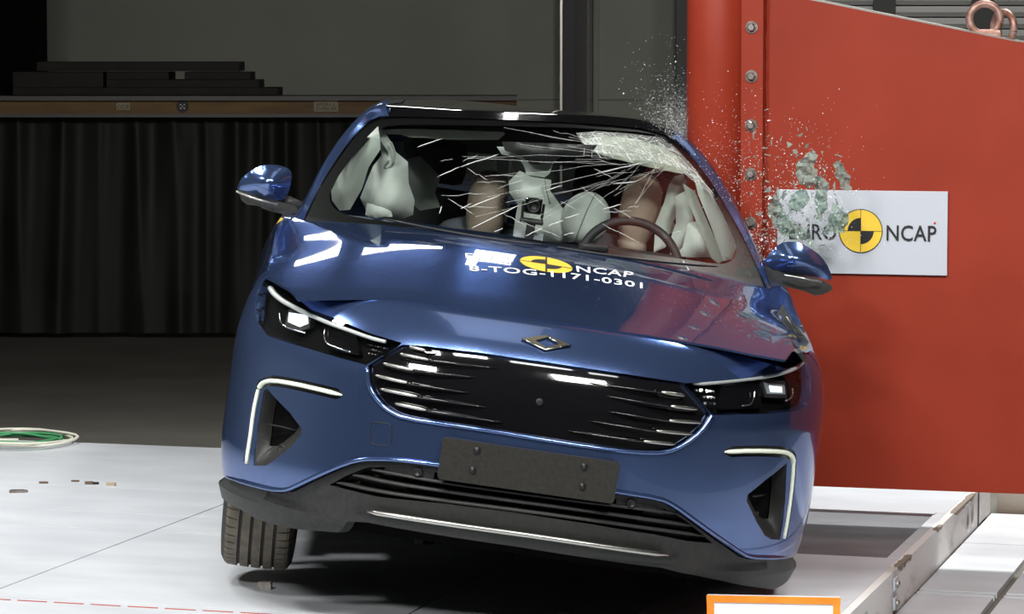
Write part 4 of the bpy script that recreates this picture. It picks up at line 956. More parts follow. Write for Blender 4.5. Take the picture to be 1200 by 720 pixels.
# ------------------------------------------------------------------ windscreen, pillars, roof
so = [tuple(p) for p in D['screen_out']]; go = [tuple(p) for p in D['glass']]
ws = panel('windscreen', so, screen, M['glass'], car, (), .05, 0, 0)
bot_ext = [(x, z - .02) for x, z in so[-8:]]
panel('windscreen_frit', so[:16] + [(.80, 1.02)] + [(x, z - .03) for x, z in so[16:]] + [(-.81, 1.0)], screen, M['frit'], ws, [rounded(go, .25, 1)], .03, .006, .004)
def pil(side):
    o = [Vector(pillar(*p)) for p in D['pil_out' + side]]; i_ = [Vector(screen(*p)) for p in D['pil_in' + side]]
    rows = []; sg_ = -1 if side == 'L' else 1
    for a, b in zip(densify([tuple(p) for p in smooth_line(o, 1)], .3, False), densify([tuple(p) for p in smooth_line(i_, 1)], .3, False)):
        a, b = Vector(a), Vector(b); r = []
        for t in range(-2, 9):
            f = t / 8
            if t < 0: r.append(a + Vector((-sg_ * .012 * -t * .2, .035 * -t, -.004 * t)))
            else: r.append(a.lerp(b, f) + Vector((sg_ * .012, -.016, .006)) * math.sin(PI * min(1, f * 1.05)))
        rows.append(r)
    g = MB().grid(rows); return obj('windscreen_pillar', g.v, g.f, PT, car)
pil('L'); pil('R')
hdr = [Vector(screen(*p, -.004)) for p in so[4:13]]                      # header line, left to right
rm = [Vector(p) for p in D['roof_mid']]
def resample(pts, n):
    L = [0]
    for a, b in zip(pts, pts[1:]): L.append(L[-1] + (b - a).length)
    out = []
    for i in range(n + 1):
        d = L[-1] * i / n; k = 0
        while k < len(L) - 2 and L[k + 1] < d: k += 1
        out.append(pts[k].lerp(pts[k + 1], (d - L[k]) / max(L[k + 1] - L[k], 1e-9)))
    return out
NR = 28
A0 = resample(hdr, NR); A1 = resample(rm, NR)
def sect(y, w, zc, crown): return [Vector((w * (2 * i / NR - 1), y, zc - crown * abs(2 * i / NR - 1) ** 2.4)) for i in range(NR + 1)]
A1 = [Vector((p.x, p.y + .0, p.z)) for p in A1]
S2 = sect(3.0, .60, 1.468, .06); S3 = sect(3.5, .58, 1.40, .07); S4 = sect(3.9, .57, 1.28, .07); S5 = sect(4.35, .58, 1.12, .05)
rows = []
for f in [0, .03, .08, .13, .18, .24, .3, .36, .44, .55, .7, .85, 1]:
    r = []
    for a, b in zip(A0, A1):
        p = a.lerp(b, f); e = .86 * f / .3 if f < .3 else 1 - .14 * ((1 - f) / .7) ** 2; p.z = a.z + (b.z + .004 - a.z) * e; r.append(p)
    rows.append(r)
for A, B in ((A1, S2), (S2, S3), (S3, S4)):
    for f in (.25, .5, .75, 1): rows.append([a.lerp(b, f) for a, b in zip(A, B)])
ROOF = rows = [[dent(p) for p in r] for r in rows]
cut = 2
g = MB().grid([r[cut:NR + 1 - cut + 1] for r in rows]); obj('roof_panel', g.v, g.f, M['gloss_black'], car, True, 'gloss black glass roof')
def rail(lo_i, hi_i, sgn):
    rr_ = []
    for r in rows:
        q = [p.copy() for p in r[lo_i:hi_i]]
        e = q[0] if sgn < 0 else q[-1]
        a = e + Vector((sgn * .035, 0, -.03)); b = e + Vector((sgn * .05, 0, -.07)); b2 = e + Vector((sgn * .01, 0, -.085))
        for p in q: p.z += .003
        rr_.append(([b2, b, a] + q) if sgn < 0 else (q + [a, b, b2]))
    g = MB().grid([[dent(p) for p in r] for r in rr_]); return obj('roof_rail', g.v, g.f, PT, car)
rail(0, cut + 1, -1); rail(NR - cut, NR + 1, 1)
# rear screen and boot lid
g = MB().grid([S4, [a.lerp(b, .5) for a, b in zip(S4, S5)], S5]); obj('rear_screen', g.v, g.f, M['side_glass'], car)
g = MB().grid([S5, sect(4.55, .66, 1.07, .05), sect(4.7, .70, 1.05, .03), sect(4.78, .70, .98, .02)]); obj('boot_lid', g.v, g.f, PT, car)
# shoulders, side windows and pillars
for sgn in (-1, 1):
    def belt(y, d=.05):
        s = s_of_y(y); p = Vector(body(sgn * s, z_top(s) - .004)); p.x -= sgn * d; return p
    def railp(y):
        k = 0; e = [(r[0] if sgn < 0 else r[-1]) for r in ROOF]
        while k < len(e) - 2 and e[k + 1].y < y: k += 1
        t = (y - e[k].y) / max(e[k + 1].y - e[k].y, 1e-6); p = e[k].lerp(e[k + 1], min(max(t, 0), 1)); return Vector((p.x + sgn * .02, y, p.z - .07))
    def sidegrid(pairs, n=5, bow=.008):
        return MB().grid([[dent(Vector(a).lerp(Vector(b), i / n) + Vector((sgn * bow * math.sin(PI * i / n), 0, 0))) for i in range(n + 1)] for a, b in pairs])
    if sgn < 0:
        prs = [(belt(1.95 + .7 * t / 6), railp(max(2.25, 1.95 + .72 * t / 6))) for t in range(7)]
        prs = [(belt(1.75), belt(1.75) + Vector((.05, .06, .05)))] + prs
        g = sidegrid(prs); obj('side_window', g.v, g.f, M['side_glass'], car)
    g = sidegrid([(belt(2.66), railp(2.62)), (belt(2.80), railp(2.74))]); obj('centre_pillar', g.v, g.f, M['gloss_black'], car)
    g = sidegrid([(belt(2.80 + .85 * t / 5), railp(2.74 + .7 * t / 5)) for t in range(6)]); obj('side_window', g.v, g.f, M['side_glass'], car)
    g = sidegrid([(belt(3.65 + .65 * t / 5), railp(3.44 + .46 * t / 5)) for t in range(6)]); obj('rear_pillar', g.v, g.f, PT, car)
    g = MB().grid([[dent(belt(1.6 + 2.75 * i / 24, d)) for d in (-.003, .02, .052)] for i in range(25)]); obj('shoulder', g.v, g.f, PT, car)
    pts = [dent(belt(1.80 + 2.3 * i / 20, .045) + Vector((0, 0, .006))) for i in range(21)]
    MB().tube(pts, .009, 6).build('belt_moulding', M['black'], car, True)
# gutter between hood and fender on the struck side, pushed up and buckled
he = [Vector(hood(*p)) for p in D['hood'][17:]]; rb = random.Random(8); ge = []
for q in resample(he, 16):
    s = s_of_y(max(q.y, .52)); e_ = Vector(body(s, z_top(s) - .004)); e_.y = q.y; ge.append([q + Vector((-.006, 0, -.006)), q.lerp(e_, .35) + Vector((0, 0, rb.uniform(-.006, .0))), q.lerp(e_, .7) + Vector((0, 0, .004 + rb.uniform(-.002, .002))), e_ + Vector((.004, 0, .002))])
g = MB().grid(ge); obj('hood_gutter', g.v, g.f, PT, car)
# crumpled flange of the fender on the struck side
for k in ('crumple', 'crumple2'):
    p = [Vector(q) for q in D[k]]
    c_ = pillow([tuple(q) for q in p], .012, .012, .012, .012, .002, 3).build('crumpled_flange', M['brushed'], car, True, 'buckled bare metal fender flange')
    h = len(p) // 2
    q = [p[i].lerp(p[-1 - i + (0 if k == 'crumple2' else 0)], .5) + Vector((0, -.014, 0)) for i in range(1, h)]
    if len(q) > 2: MB().tube(q, [.003] + [.006] * (len(q) - 2) + [.003], 6, .5).build('torn_edge', M['emblem'], c_, True)
p = [Vector(q) for q in D['tab']]
MB().add([*p, *[q + Vector((0, .004, 0)) for q in p]], [(0, 1, 2, 3), (7, 6, 5, 4), (0, 4, 5, 1), (1, 5, 6, 2), (2, 6, 7, 3), (3, 7, 4, 0)]).build('yellow_tab', M['yellow'], car, False, 'small yellow tape tab under the mirror')
# wipers and cowl
for a, b in (((-.52, 1.36), (.02, 1.16)), ((.05, 1.19), (.60, 1.42))):
    pts = [Vector((a[0] + (b[0] - a[0]) * t / 8, 0, 0)) for t in range(9)]
    V = [Vector(screen(q.x, 1.062 - .004 * math.sin(PI * i / 8) + .012 * (q.x > .3) * 0, -.02)) for i, q in enumerate(pts)]
    MB().tube(V, [.004] + [.007] * 7 + [.003], 6, .7).build('wiper', M['black'], car, True)
pc = Vector(screen(.17, 1.075, -.018))
MB().box(pc, (.09, .05, .022), .25, .006).build('wiper_pivot', M['black'], car, True)

# ------------------------------------------------------------------ mirrors
def dome(outl, front, back, m, name, parent, edge=.05, step=.012):
    return pillow([tuple(q) for q in outl], front, back, step, edge, 0, 1, 45).build(name, m, parent, True)
for side in ('L', 'R'):
    sgn = -1 if side == 'L' else 1
    up = smooth_line([tuple(q) for q in D['mir' + side]] + [tuple(D['mir' + side][0])], 1)[:-1]
    cap = dome(up, .11, .06, PT, 'side_mirror', car, .08, .009)
    base = dome(smooth_line([tuple(q) for q in D['mir%slow' % side]] + [tuple(D['mir%slow' % side][0])], 1)[:-1], .062, .05, M['grey_plastic'], 'mirror_base', cap, .03)
    cx_ = sum(q[0] for q in up) / len(up); cz_ = sum(q[2] for q in up) / len(up)
    V = [(cx_ + (q[0] - cx_) * .9, q[1] + .052, cz_ + (q[2] - cz_) * .88) for q in up]
    obj('mirror_glass', V, [tuple(range(len(V)))], M['chrome'], cap, False)
    mp = [Vector(D['mir%slow' % side][k]) for k in ((0, 1, 2) if side == 'L' else (1, 2, 3))]
    tpts = [q + Vector((0, -.035 - .025 * (0 < i < 2), -.008)) for i, q in enumerate(mp)]
    MB().tube(smooth_line([tuple(q) for q in tpts], 2), .004, 6).build('turn_signal', M['brushed'], cap, True)
    foot = Vector((sgn * .80, 1.74, 1.03)); inn = Vector(D['mir%slow' % side][3 if side == 'L' else 0])
    inn = Vector((sgn * .865, 1.64, 1.062 if side == 'L' else 1.055))
    MB().tube([dent(foot), dent(foot.lerp(inn, .5)), inn], [.035, .03, .026], 10, .7).build('mirror_arm', M['grey_plastic'], cap, True)

# ------------------------------------------------------------------ wheels, underbody
def wheel(x, y, z, sgn, detail, camber=0.0):
    R, W = .335, .228
    hw = W / 2; gx = (-.056, -.019, .019, .056); gw = .0052
    prof = [(-hw + .01, .232), (-hw - .004, .27), (-hw + .0, .305), (-hw + .012, .325), (-hw + .022, .331)]
    for g_ in gx: prof += [(g_ - gw, R - abs(g_) * .03), (g_ - gw * .7, R - .009), (g_ + gw * .7, R - .009), (g_ + gw, R - abs(g_) * .03)]
    prof += [(hw - .022, .331), (hw - .012, .325), (hw, .305), (hw + .004, .27), (hw - .01, .232)]
    n = 60; angs = []
    for k in range(n):
        a = 2 * PI * k / n; angs += [(a, 0), (a + .075 * 2 * PI / 6, 0)] if 0 else [(a, 1), (a + .010, 1), (a + .016, 0), (a + 2 * PI / n - .006, 0)]
    if not detail: angs = [(2 * PI * k / 48, 0) for k in range(48)]
    V = []; k = len(prof); sh = (set(range(3, 5)) | set(range(k - 5, k - 3)))
    MM = Matrix.Translation((x, y, z)) @ Matrix.Rotation(camber, 4, 'Y')
    for a, cut_ in angs:
        for i, (px_, r) in enumerate(prof):
            rr_ = r - (.007 if cut_ and (i == 4 or i == k - 5 or i == 3 or i == k - 4 or i == 5 and 0) else 0)
            V.append(MM @ Vector((px_, rr_ * math.cos(a), rr_ * math.sin(a))))
    na = len(angs); F = [(i * k + j, i * k + j + 1, ((i + 1) % na) * k + j + 1, ((i + 1) % na) * k + j) for i in range(na) for j in range(k - 1)]
    t = obj('tyre', V, F, M['tyre'], car, False)
    t.data.materials.append(M['tyre_side'])
    for i, p in enumerate(t.data.polygons):
        j = i % (k - 1)
        if j < 3 or j > k - 5: p.material_index = 1
        elif any(abs(prof[j][0] - g_ + gw * .7) < 1e-6 or abs(prof[j][0] - g_ + gw) < 1e-6 or abs(prof[j][0] - g_ - gw * .7) < 1e-6 for g_ in gx): p.material_index = 1
        elif detail and angs[i // (k - 1)][1] and angs[(i // (k - 1) + 1) % na][1] and (j == 4 - 1 or j == k - 5): p.material_index = 1
    T = MM @ Matrix.Rotation(sgn * PI / 2, 4, 'Y')
    MB().lathe([(.232, -.09), (.225, .06), (.232, .10), (.22, .105), (.21, .07), (.0, .06)], 40, T).build('wheel_rim', M['alloy'], t, True)
    for q in range(5):
        TT = T @ Matrix.Rotation(2 * PI * q / 5, 4, 'Z')
        MB().prism([(-.028, .03), (.028, .03), (.018, .215), (-.018, .215)], .065, .092, TT).build('wheel_spoke', M['alloy'], t)
    return t
wheel(-.785, WHEEL_Y, .235, -1, True, -.03); wheel(.79, WHEEL_Y, .44, 1, False, 0)
wheel(-.79, REAR_Y, .32, -1, False); wheel(.79, REAR_Y, .45, 1, False)
def liner(x0, x1, y):
    rows = [[Vector((x, y - .4 * math.cos(PI * i / 12), .34 + .40 * math.sin(PI * i / 12))) for i in range(13)] for x in (x0, x1)]
    g = MB().grid(rows); obj('wheel_arch_liner', g.v, g.f, M['void'], car)
for y in (WHEEL_Y, REAR_Y): liner(-.90, -.60, y); liner(.60, .90, y)
MB().box((0, 2.4, .20), (1.24, 4.2, .03)).box((0, 2.48, .20), (1.72, 1.98, .03)).box((0, .62, .21), (1.15, .3, .03)).build('underbody', M['void'], car)
MB().box((0, 2.2, .62), (1.15, .05, .8)).build('bulkhead', M['void'], car).location.y = -.62
MB().box((0, 2.35, .19), (1.6, 1.7, .03)).build('floor_pan', M['void'], car)
MB().box((0, .62, .5), (1.1, .5, .5), 0, .05).build('engine_bay', M['void'], car)

# ------------------------------------------------------------------ cabin
rows = []
for t in range(9):
    x = -.72 + 1.44 * t / 8; r = []
    y0 = 1.24 + .55 * x * x
    for yy, zz in ((y0 + .0, 1.015), (y0 + .15, 1.03), (1.72, 1.028), (1.83, 1.01), (1.86, .93), (1.82, .7), (1.75, .35)): r.append(dent(Vector((x, max(yy, y0), zz))))
    rows.append(r)
g = MB().grid(rows); dash_ = obj('dashboard', g.v, g.f, M['dark_trim'], car)
MB().box((.34, 1.80, 1.03), (.34, .16, .05), 0, .02).build('instrument_hood', M['dark_trim'], dash_, True)
MB().box((.05, 1.75, 1.035), (.12, .08, .016), 0, .006).build('dash_module', M['dark_trim'], dash_, True)
st = Vector(D['steer'][0]); TS = Matrix.Translation(st) @ rx(math.radians(68))
sw = MB().tube([TS @ Vector((.178 * math.cos(2 * PI * k / 48), .172 * math.sin(2 * PI * k / 48), 0)) for k in range(49)], .016, 10, 1, (0, .4, .9), False).build('steering_wheel', M['dark_trim'], car, True)
MB().box((0, 0, 0), (.14, .13, .05), 0, .02).build('wheel_hub', M['dark_trim'], sw, True).matrix_local = TS
for a in (0, PI, -PI / 2):
    MB().tube([TS @ Vector((.05 * math.cos(a), .05 * math.sin(a), -.005)), TS @ Vector((.17 * math.cos(a), .165 * math.sin(a), 0))], .014, 8, .5).build('wheel_spoke', M['dark_trim'], sw, True)
for sx in (-.36, .36):
    seat = MB().box((sx, 2.55, .50), (.50, .52, .16), 0, .06).build('front_seat', M['dark_trim'], car, True)
    b = MB().box((0, 0, .30), (.48, .14, .62), 0, .06).build('backrest', M['dark_trim'], seat, True); b.location = (sx - (.06 if sx > 0 else 0), 2.86, .52); b.rotation_euler.x = -.25
    h = MB().box((0, 0, 0), (.24, .09, .17), 0, .04).build('headrest', M['dark_trim'], seat, True); h.location = (sx - (.06 if sx > 0 else 0), 3.07, 1.21); h.rotation_euler.x = -.2
MB().box((0, 3.7, .62), (1.2, .18, .7), 0, .06).build('rear_bench', M['dark_trim'], car, True)
# headliner under the roof, visors, mirror
g = MB().grid([[p + Vector((0, .04, -.045)) for p in r[2:-2]] for r in ROOF]); obj('headliner', g.v, g.f, M['dark_trim'], car)
def vis(k, t, m, name, parent=car, step=.015, edge=.02, wr=0.0, seed=1, label=None):
    return pillow([tuple(q) for q in D[k]], t, t, step, edge, wr, seed).build(name, m, parent, True, label)
vis('visor_left', .012, M['trim_pale'], 'sun_visor'); vis('visor_right', .014, M['trim_pale'], 'sun_visor', wr=.003)
vis('mirror_black', .03, M['black'], 'interior_mirror'); vis('mirror_bracket', .02, M['bag_grey'], 'mirror_cover')
# air bags
b = vis('bag_left', .10, M['bag'], 'airbag', car, .016, .05, .004, 2, 'white side airbag hanging in folds')
vis('bag_left_low', .04, M['bag'], 'airbag_fold', b, .012, .025, .002, 3)
fd = smooth_line([tuple(q) for q in D['bag_left_fold']], 2)
vis('bag_left_fold', .035, M['bag'], 'airbag_fold', b, .012, .02, .003, 4)
V = [Vector(q) + Vector((0, -.03, 0)) for q in D['bag_left_fold'][2:8]]; MB().tube(smooth_line([tuple(v) for v in V], 2), .005, 6).build('airbag_seam', M['seam'], b, True)
vis('bag_left_rear', .06, M['bag_grey'], 'airbag', car, .02, .06, .003, 5)
c = vis('curtain_left', .045, M['bag_grey'], 'curtain_airbag', car, .016, .05, .001, 6, 'pale curtain airbag filling the side window edge')
b = vis('bag_centre', .07, M['bag'], 'airbag', car, .016, .035, .001, 7, 'tall pale airbag between the seats')
V = [(.030, 2.275, 1.235), (.040, 2.272, 1.20), (.055, 2.272, 1.165), (.062, 2.275, 1.15)]; MB().tube(V, .003, 6).build('airbag_seam', M['seam'], b, True)
ball = Vector(D['ball'][0]); T = Matrix.Translation(ball + Vector((.0, 0, -.012))) @ Matrix.Rotation(.25, 4, 'Y') @ Matrix.Diagonal((.088, .09, .098, 1))
bm = bmesh.new(); bmesh.ops.create_uvsphere(bm, u_segments=32, v_segments=20, radius=1)
o = obj('airbag', [T @ v.co for v in bm.verts], [[v.index for v in f.verts] for f in bm.faces], M['bag'], car, True, 'round pale airbag behind the steering wheel'); bm.free()
MB().tube([T @ Vector((math.sin(-.15) * math.cos(w) * 1.01, -math.cos(w) * 1.01, math.sin(w) * 1.01)) for w in [-1.3 + 2.8 * k / 20 for k in range(21)]], .0025, 6).build('airbag_seam', M['seam'], o, True)
vis('curtain_right', .03, M['bag'], 'curtain_airbag', car, .016, .04, .001, 8, 'pale curtain airbag along the broken side window')
vis('tether_right', .015, M['bag_grey'], 'airbag_tether', car, .016, .02, .002, 9)
for k, s in (('a', 10), ('b', 11), ('c', 12)): vis('bag_right_' + k, .06, M['bag'], 'airbag', car, .016, .035, .005, s)
# on-board camera on the dashboard
p = Vector(D['obcam'][0]); q = Vector(D['obbase'][0])
oc = thing('onboard_camera', 'small black camera on a bracket standing on the car dashboard', 'camera'); oc.matrix_world = CAR_M @ Matrix.Translation((q.x, q.y, 1.03))
def ol(v): return Vector(v) - Vector((q.x, q.y, 1.03))
MB().box(ol(p), (.058, .06, .056), 0, .006).build('camera_body', M['gloss_black'], oc)
MB().lathe([(.023, 0), (.023, .02), (.019, .022), (.016, .008), (0, .008)], 24, Matrix.Translation(ol(p + Vector((0, -.03, 0)))) @ rx(PI / 2)).build('lens_barrel', M['black'], oc, True)
MB().tube([ol(q + Vector((sx * .034, 0, -.0))) for sx in (-1, 1)], .006, 8).tube([ol(q + Vector((-.034, 0, 0))), ol(p + Vector((-.036, 0, .01)))], .005, 8).tube([ol(q + Vector((.034, 0, 0))), ol(p + Vector((.036, 0, .01)))], .005, 8).build('bracket', M['black'], oc)
MB().box(ol(q + Vector((0, 0, -.006))), (.082, .04, .014), 0, .004).box(ol(q + Vector((.0, 0, -.05))), (.03, .03, .09)).build('foot', M['black'], oc)
MB().box(ol(q + Vector((0, .05, -.06))), (.10, .01, .03)).build('sticker', M['white_board'], oc)
# crash test dummies in the front seats
def dummy(head, lab, lean):
    h = Vector(head); d = thing('crash_test_dummy', lab, 'dummy', group='dummies in the front seats'); d.matrix_world = CAR_M @ Matrix.Translation((h.x - lean, h.y + .02, .58))
    L = lambda v: Vector(v) - Vector((h.x - lean, h.y + .02, .58))
    prof = [(.0, .128), (.03, .124), (.052, .108), (.066, .08), (.0735, .04), (.075, .0), (.073, -.045), (.067, -.08), (.058, -.105), (.052, -.12), (.052, -.13), (.056, -.134), (.056, -.15), (.052, -.154), (.056, -.17), (.06, -.19)]
    T = Matrix.Translation(L(h)) @ Matrix.Rotation(lean * .6, 4, 'Y') @ Matrix.Diagonal((1, 1.2, 1, 1))
    MB().lathe(prof[::-1], 32, T).build('head', M['dummy'], d, True, 'smooth tan featureless dummy head and neck')
    V = [(0, .25, .02), (0, .22, .22), (0, .14, .40), (-.03 if lean < 0 else 0, .06, .44), (-.17, .05, .36), (-.19, -.08, .20), (-.14, -.30, .18), (.17, .05, .36), (.19, -.08, .20), (.14, -.30, .18), (-.11, .12, .02), (-.13, -.30, .10), (-.13, -.42, -.25), (.11, .12, .02), (.13, -.30, .10), (.13, -.42, -.25)]
    E = [(0, 1), (1, 2), (2, 3), (2, 4), (4, 5), (5, 6), (2, 7), (7, 8), (8, 9), (0, 10), (10, 11), (11, 12), (0, 13), (13, 14), (14, 15)]
    R_ = [.14, .14, .14, .06, .075, .05, .035, .075, .05, .035, .09, .07, .05, .09, .07, .05]
    me = bpy.data.meshes.new('body'); me.from_pydata(V, E, []); me.materials.append(M['dummy_suit']); o = bpy.data.objects.new('body', me); C.objects.link(o); o.parent = d
    sk = o.modifiers.new('skin', 'SKIN'); sk.use_smooth_shade = True
    for i, v in enumerate(me.skin_vertices[0].data): v.radius = (R_[i], R_[i] * .9); v.use_root = i == 0
    o.modifiers.new('sub', 'SUBSURF').levels = 2; o.modifiers['sub'].render_levels = 2
dummy(D['headL'][0], 'tan headed crash test dummy in the front seat beside the tall centre airbag', 0.0)
dummy(D['headR'][0], 'tan headed crash test dummy behind the steering wheel', 0.10)

# ------------------------------------------------------------------ cracks in the windscreen
cl = D['cracks_long']
def crack(a, b, w, mb=None, jag=.0012, rnd_=random.Random(2), taper=True):
    n = 5; V = []
    for i in range(n + 1):
        t = i / n; x = a[0] + (b[0] - a[0]) * t; z = a[1] + (b[1] - a[1]) * t
        j = rnd_.uniform(-jag, jag) if 0 < i < n else 0
        V.append(Vector(screen(x, z + j, -.003)))
    m_ = mb or MB(); m_.tube(V, [w * (.35 if taper and i in (0, n) else 1) for i in range(n + 1)], 4); return m_
for i in range(0, len(cl), 2): crack(cl[i], cl[i + 1], .0013).build('crack', M['crack'], ws, False)
rc = random.Random(11); mb = MB(); imp = D['impact'][0]; glass_in = rounded(go, .25, 1)
for i in range(34):                                              # long hairlines fanning out from where the roof gave way
    a = math.radians(rc.uniform(165, 258)); l = rc.uniform(.12, .75); s0 = rc.uniform(.0, .25)
    o_ = (imp[0] + rc.uniform(-.10, .04), imp[1] + rc.uniform(-.02, .03))
    p0 = (o_[0] + math.cos(a) * s0, o_[1] + math.sin(a) * s0 * .6); p1 = (o_[0] + math.cos(a) * (s0 + l), o_[1] + math.sin(a) * (s0 + l) * .62)
    if inside(p0, glass_in) and inside(p1, glass_in): crack(p0, p1, .0003, mb, .004, rc, False)
for i in range(22):
    x = rc.uniform(-.45, .45); z = rc.uniform(1.12, 1.38); a = rc.uniform(.1, .6) * rc.choice((1, 1, -1)); l = rc.uniform(.03, .16)
    p0, p1 = (x, z), (x + l * math.cos(a), z + l * math.sin(a))
    if inside(p0, glass_in) and inside(p1, glass_in): crack(p0, p1, .0005, mb, .003, rc)
o = mb.build('crack_lines', M['crack'], ws, False); o['kind'] = 'stuff'
mb = MB(); sh = [tuple(p) for p in D['shatter']]; xs_ = [p[0] for p in sh]; zs_ = [p[1] for p in sh]; n = 0
while n < 300:
    x, z = rc.uniform(min(xs_), max(xs_)), rc.uniform(min(zs_), max(zs_))
    if not inside((x, z), sh): continue
    a = rc.gauss(-.35, .5); l = rc.uniform(.006, .05); p1 = (x + l * math.cos(a), z + l * math.sin(a))
    if inside(p1, glass_in) or inside(p1, sh): crack((x, z), p1, rc.uniform(.00025, .0006), mb, .002, rc)
    n += 1
o = mb.build('shattered_glass', M['crack'], ws, False); o['kind'] = 'stuff'
panel('crazed_glass', sh, screen, thin_glass('crazed_glass', (.85, .88, .84), haze=.22), ws, (), .04, -.0015, 0)

# ------------------------------------------------------------------ flying fragments of the side window
rs = random.Random(21)
def shard_mesh(r):
    k = r.choice((3, 4, 4, 5)); a = r.uniform(0, 6); e = r.uniform(.25, .9); pts = []
    for i in range(k):
        w = a + 2 * PI * i / k + r.uniform(-.4, .4); pts.append((math.cos(w) * r.uniform(.6, 1), math.sin(w) * e * r.uniform(.6, 1)))
    t = .09; V = [(x, y, -t) for x, y in pts] + [(x, y, t + .12 * x * x) for x, y in pts]
    return V, [tuple(range(k))[::-1], tuple(range(k, 2 * k))] + [(i, (i + 1) % k, k + (i + 1) % k, k + i) for i in range(k)]
protos = []
for i in range(14):
    V, F = shard_mesh(rs); me = bpy.data.meshes.new('glass_fragment'); me.from_pydata(V, [], F); me.materials.append(M['shard']); protos.append(me)
def px3(px, py, y):
    """a point at distance y in front of the camera station"""
    q = Vector(((px - 600) / 3649.577, 1, -(py - 360) / 3649.577)); q = rx(-math.radians(4.8)) @ q; return Vector((0, 0, CAM_H)) + q * (y / q.y)
# clump centres of the cloud: px, py, sx, sy, weight, size
CL = [(955, 215, 18, 20, 15, 1.0), (940, 245, 22, 16, 16, 1.0), (968, 262, 14, 22, 16, 1.0), (915, 240, 12, 22, 14, .8), (925, 272, 18, 14, 14, .9), (975, 205, 10, 16, 8, 1.0),
      (940, 178, 18, 18, 10, .7), (905, 185, 18, 22, 9, .6), (885, 160, 8, 14, 5, .7), (880, 215, 16, 24, 9, .6), (955, 290, 22, 10, 10, .7), (885, 272, 10, 18, 7, .5), (862, 200, 16, 20, 8, .5), (900, 300, 14, 8, 6, .5), (925, 150, 30, 16, 4, .5)]
tot = sum(c[4] for c in CL); NS = 295; cnt_ = 0
LABEL = 'pale green window glass fragment'
PLACE = ['in the tall middle clump', 'just above the left part of the sign', 'before the letters beside the emblem', 'left of the clump, over open red steel', 'above the first letters of the sign', 'on the outer edge of the clump',
         'above the top of the clump', 'between the flange and the clump', 'beside the third flange bolt', 'over the flange at mirror height', 'low before the sign, over the mirror', 'by the lowest visible flange bolt', 'before the round pole', 'right above the door mirror cap', 'highest of all, on open red steel']
while cnt_ < NS:
    r_ = rs.uniform(0, tot); acc = 0
    for c in CL:
        acc += c[4]
        if r_ <= acc: break
    px_, py_ = rs.gauss(c[0], c[2]), rs.gauss(c[1], c[3])
    if py_ > 308 or px_ < 846 or px_ > 1002: continue
    yy = rs.uniform(10.80, 10.99) if px_ > 880 else rs.uniform(10.85, 11.04)
    o = bpy.data.objects.new('glass_fragment', rs.choice(protos)); C.objects.link(o)
    o.location = px3(px_, py_, yy); o.rotation_euler = (rs.uniform(0, 6.3), rs.uniform(0, 6.3), rs.uniform(0, 6.3))
    s = min(.0105 * c[5] * math.exp(rs.gauss(.2, .5)), .03); o.scale = (s, s * rs.uniform(.4, 1), s * .8)
    tag(o, LABEL + ' ' + PLACE[CL.index(c)], 'glass', 'flying glass fragments ' + PLACE[CL.index(c)]); cnt_ += 1
# a few large crumpled sheets of still joined glass
def sheet(pts, y, seed, lab):
    r = random.Random(seed); pts = [(a + r.uniform(-2.2, 2.2), b + r.uniform(-2.2, 2.2)) for a, b in densify(pts, 5.5)]; P3 = [px3(a, b, y) for a, b in pts]; p0 = sum(P3, Vector()) / len(P3)
    ol_ = [(p.x - p0.x, p.z - p0.z) for p in P3]
    p2, tris, bnd = triangulate(ol_, [], .011); ph_ = [r.uniform(0, 6) for _ in range(4)]
    V = [(u, .014 * math.sin(110 * u + ph_[0] + 50 * w) + .011 * math.sin(150 * w + ph_[1] + 60 * u) + r.uniform(-.008, .008), w) for u, w in p2]
    n = len(V); V2 = V + [(a, b + .003, c_) for a, b, c_ in V]
    F = tris + [(t[0] + n, t[2] + n, t[1] + n) for t in tris] + [(a, b, b + n, a + n) for a, b in bnd]
    o = obj('glass_sheet', V2, F, M['shard'], None, False); o.location = p0; tag(o, lab, 'glass', 'crumpled sheets of joined window glass')
sheet([(936, 190), (948, 177), (957, 182), (955, 196), (962, 210), (950, 222), (938, 216), (930, 204)], 10.86, 1, 'crumpled grey green glass sheet at the top of the flying fragments')
sheet([(905, 225), (912, 232), (920, 252), (930, 268), (924, 280), (908, 268), (898, 250)], 10.9, 2, 'bent glass sheet floating beside the windscreen pillar above the mirror')
sheet([(915, 258), (932, 262), (948, 275), (955, 288), (945, 284), (930, 278), (918, 270)], 10.92, 3, 'flat lying glass sheet over the left edge of the white sign')
sheet([(955, 215), (964, 205), (972, 222), (968, 245), (960, 262), (954, 240)], 10.88, 4, 'upright crumpled glass sheet above the white sign')
sheet([(972, 250), (985, 244), (996, 258), (990, 272), (978, 276), (968, 266)], 10.95, 5, 'glass sheet beside the yellow emblem of the sign')
sheet([(975, 192), (986, 188), (995, 206), (998, 222), (988, 224), (980, 208)], 10.9, 6, 'outermost glass sheet of the flying fragments, nearest the open red plate')
sheet([(928, 228), (940, 222), (950, 232), (944, 246), (932, 248), (924, 240)], 10.85, 8, 'glass sheet in the middle of the flying fragments above the sign')
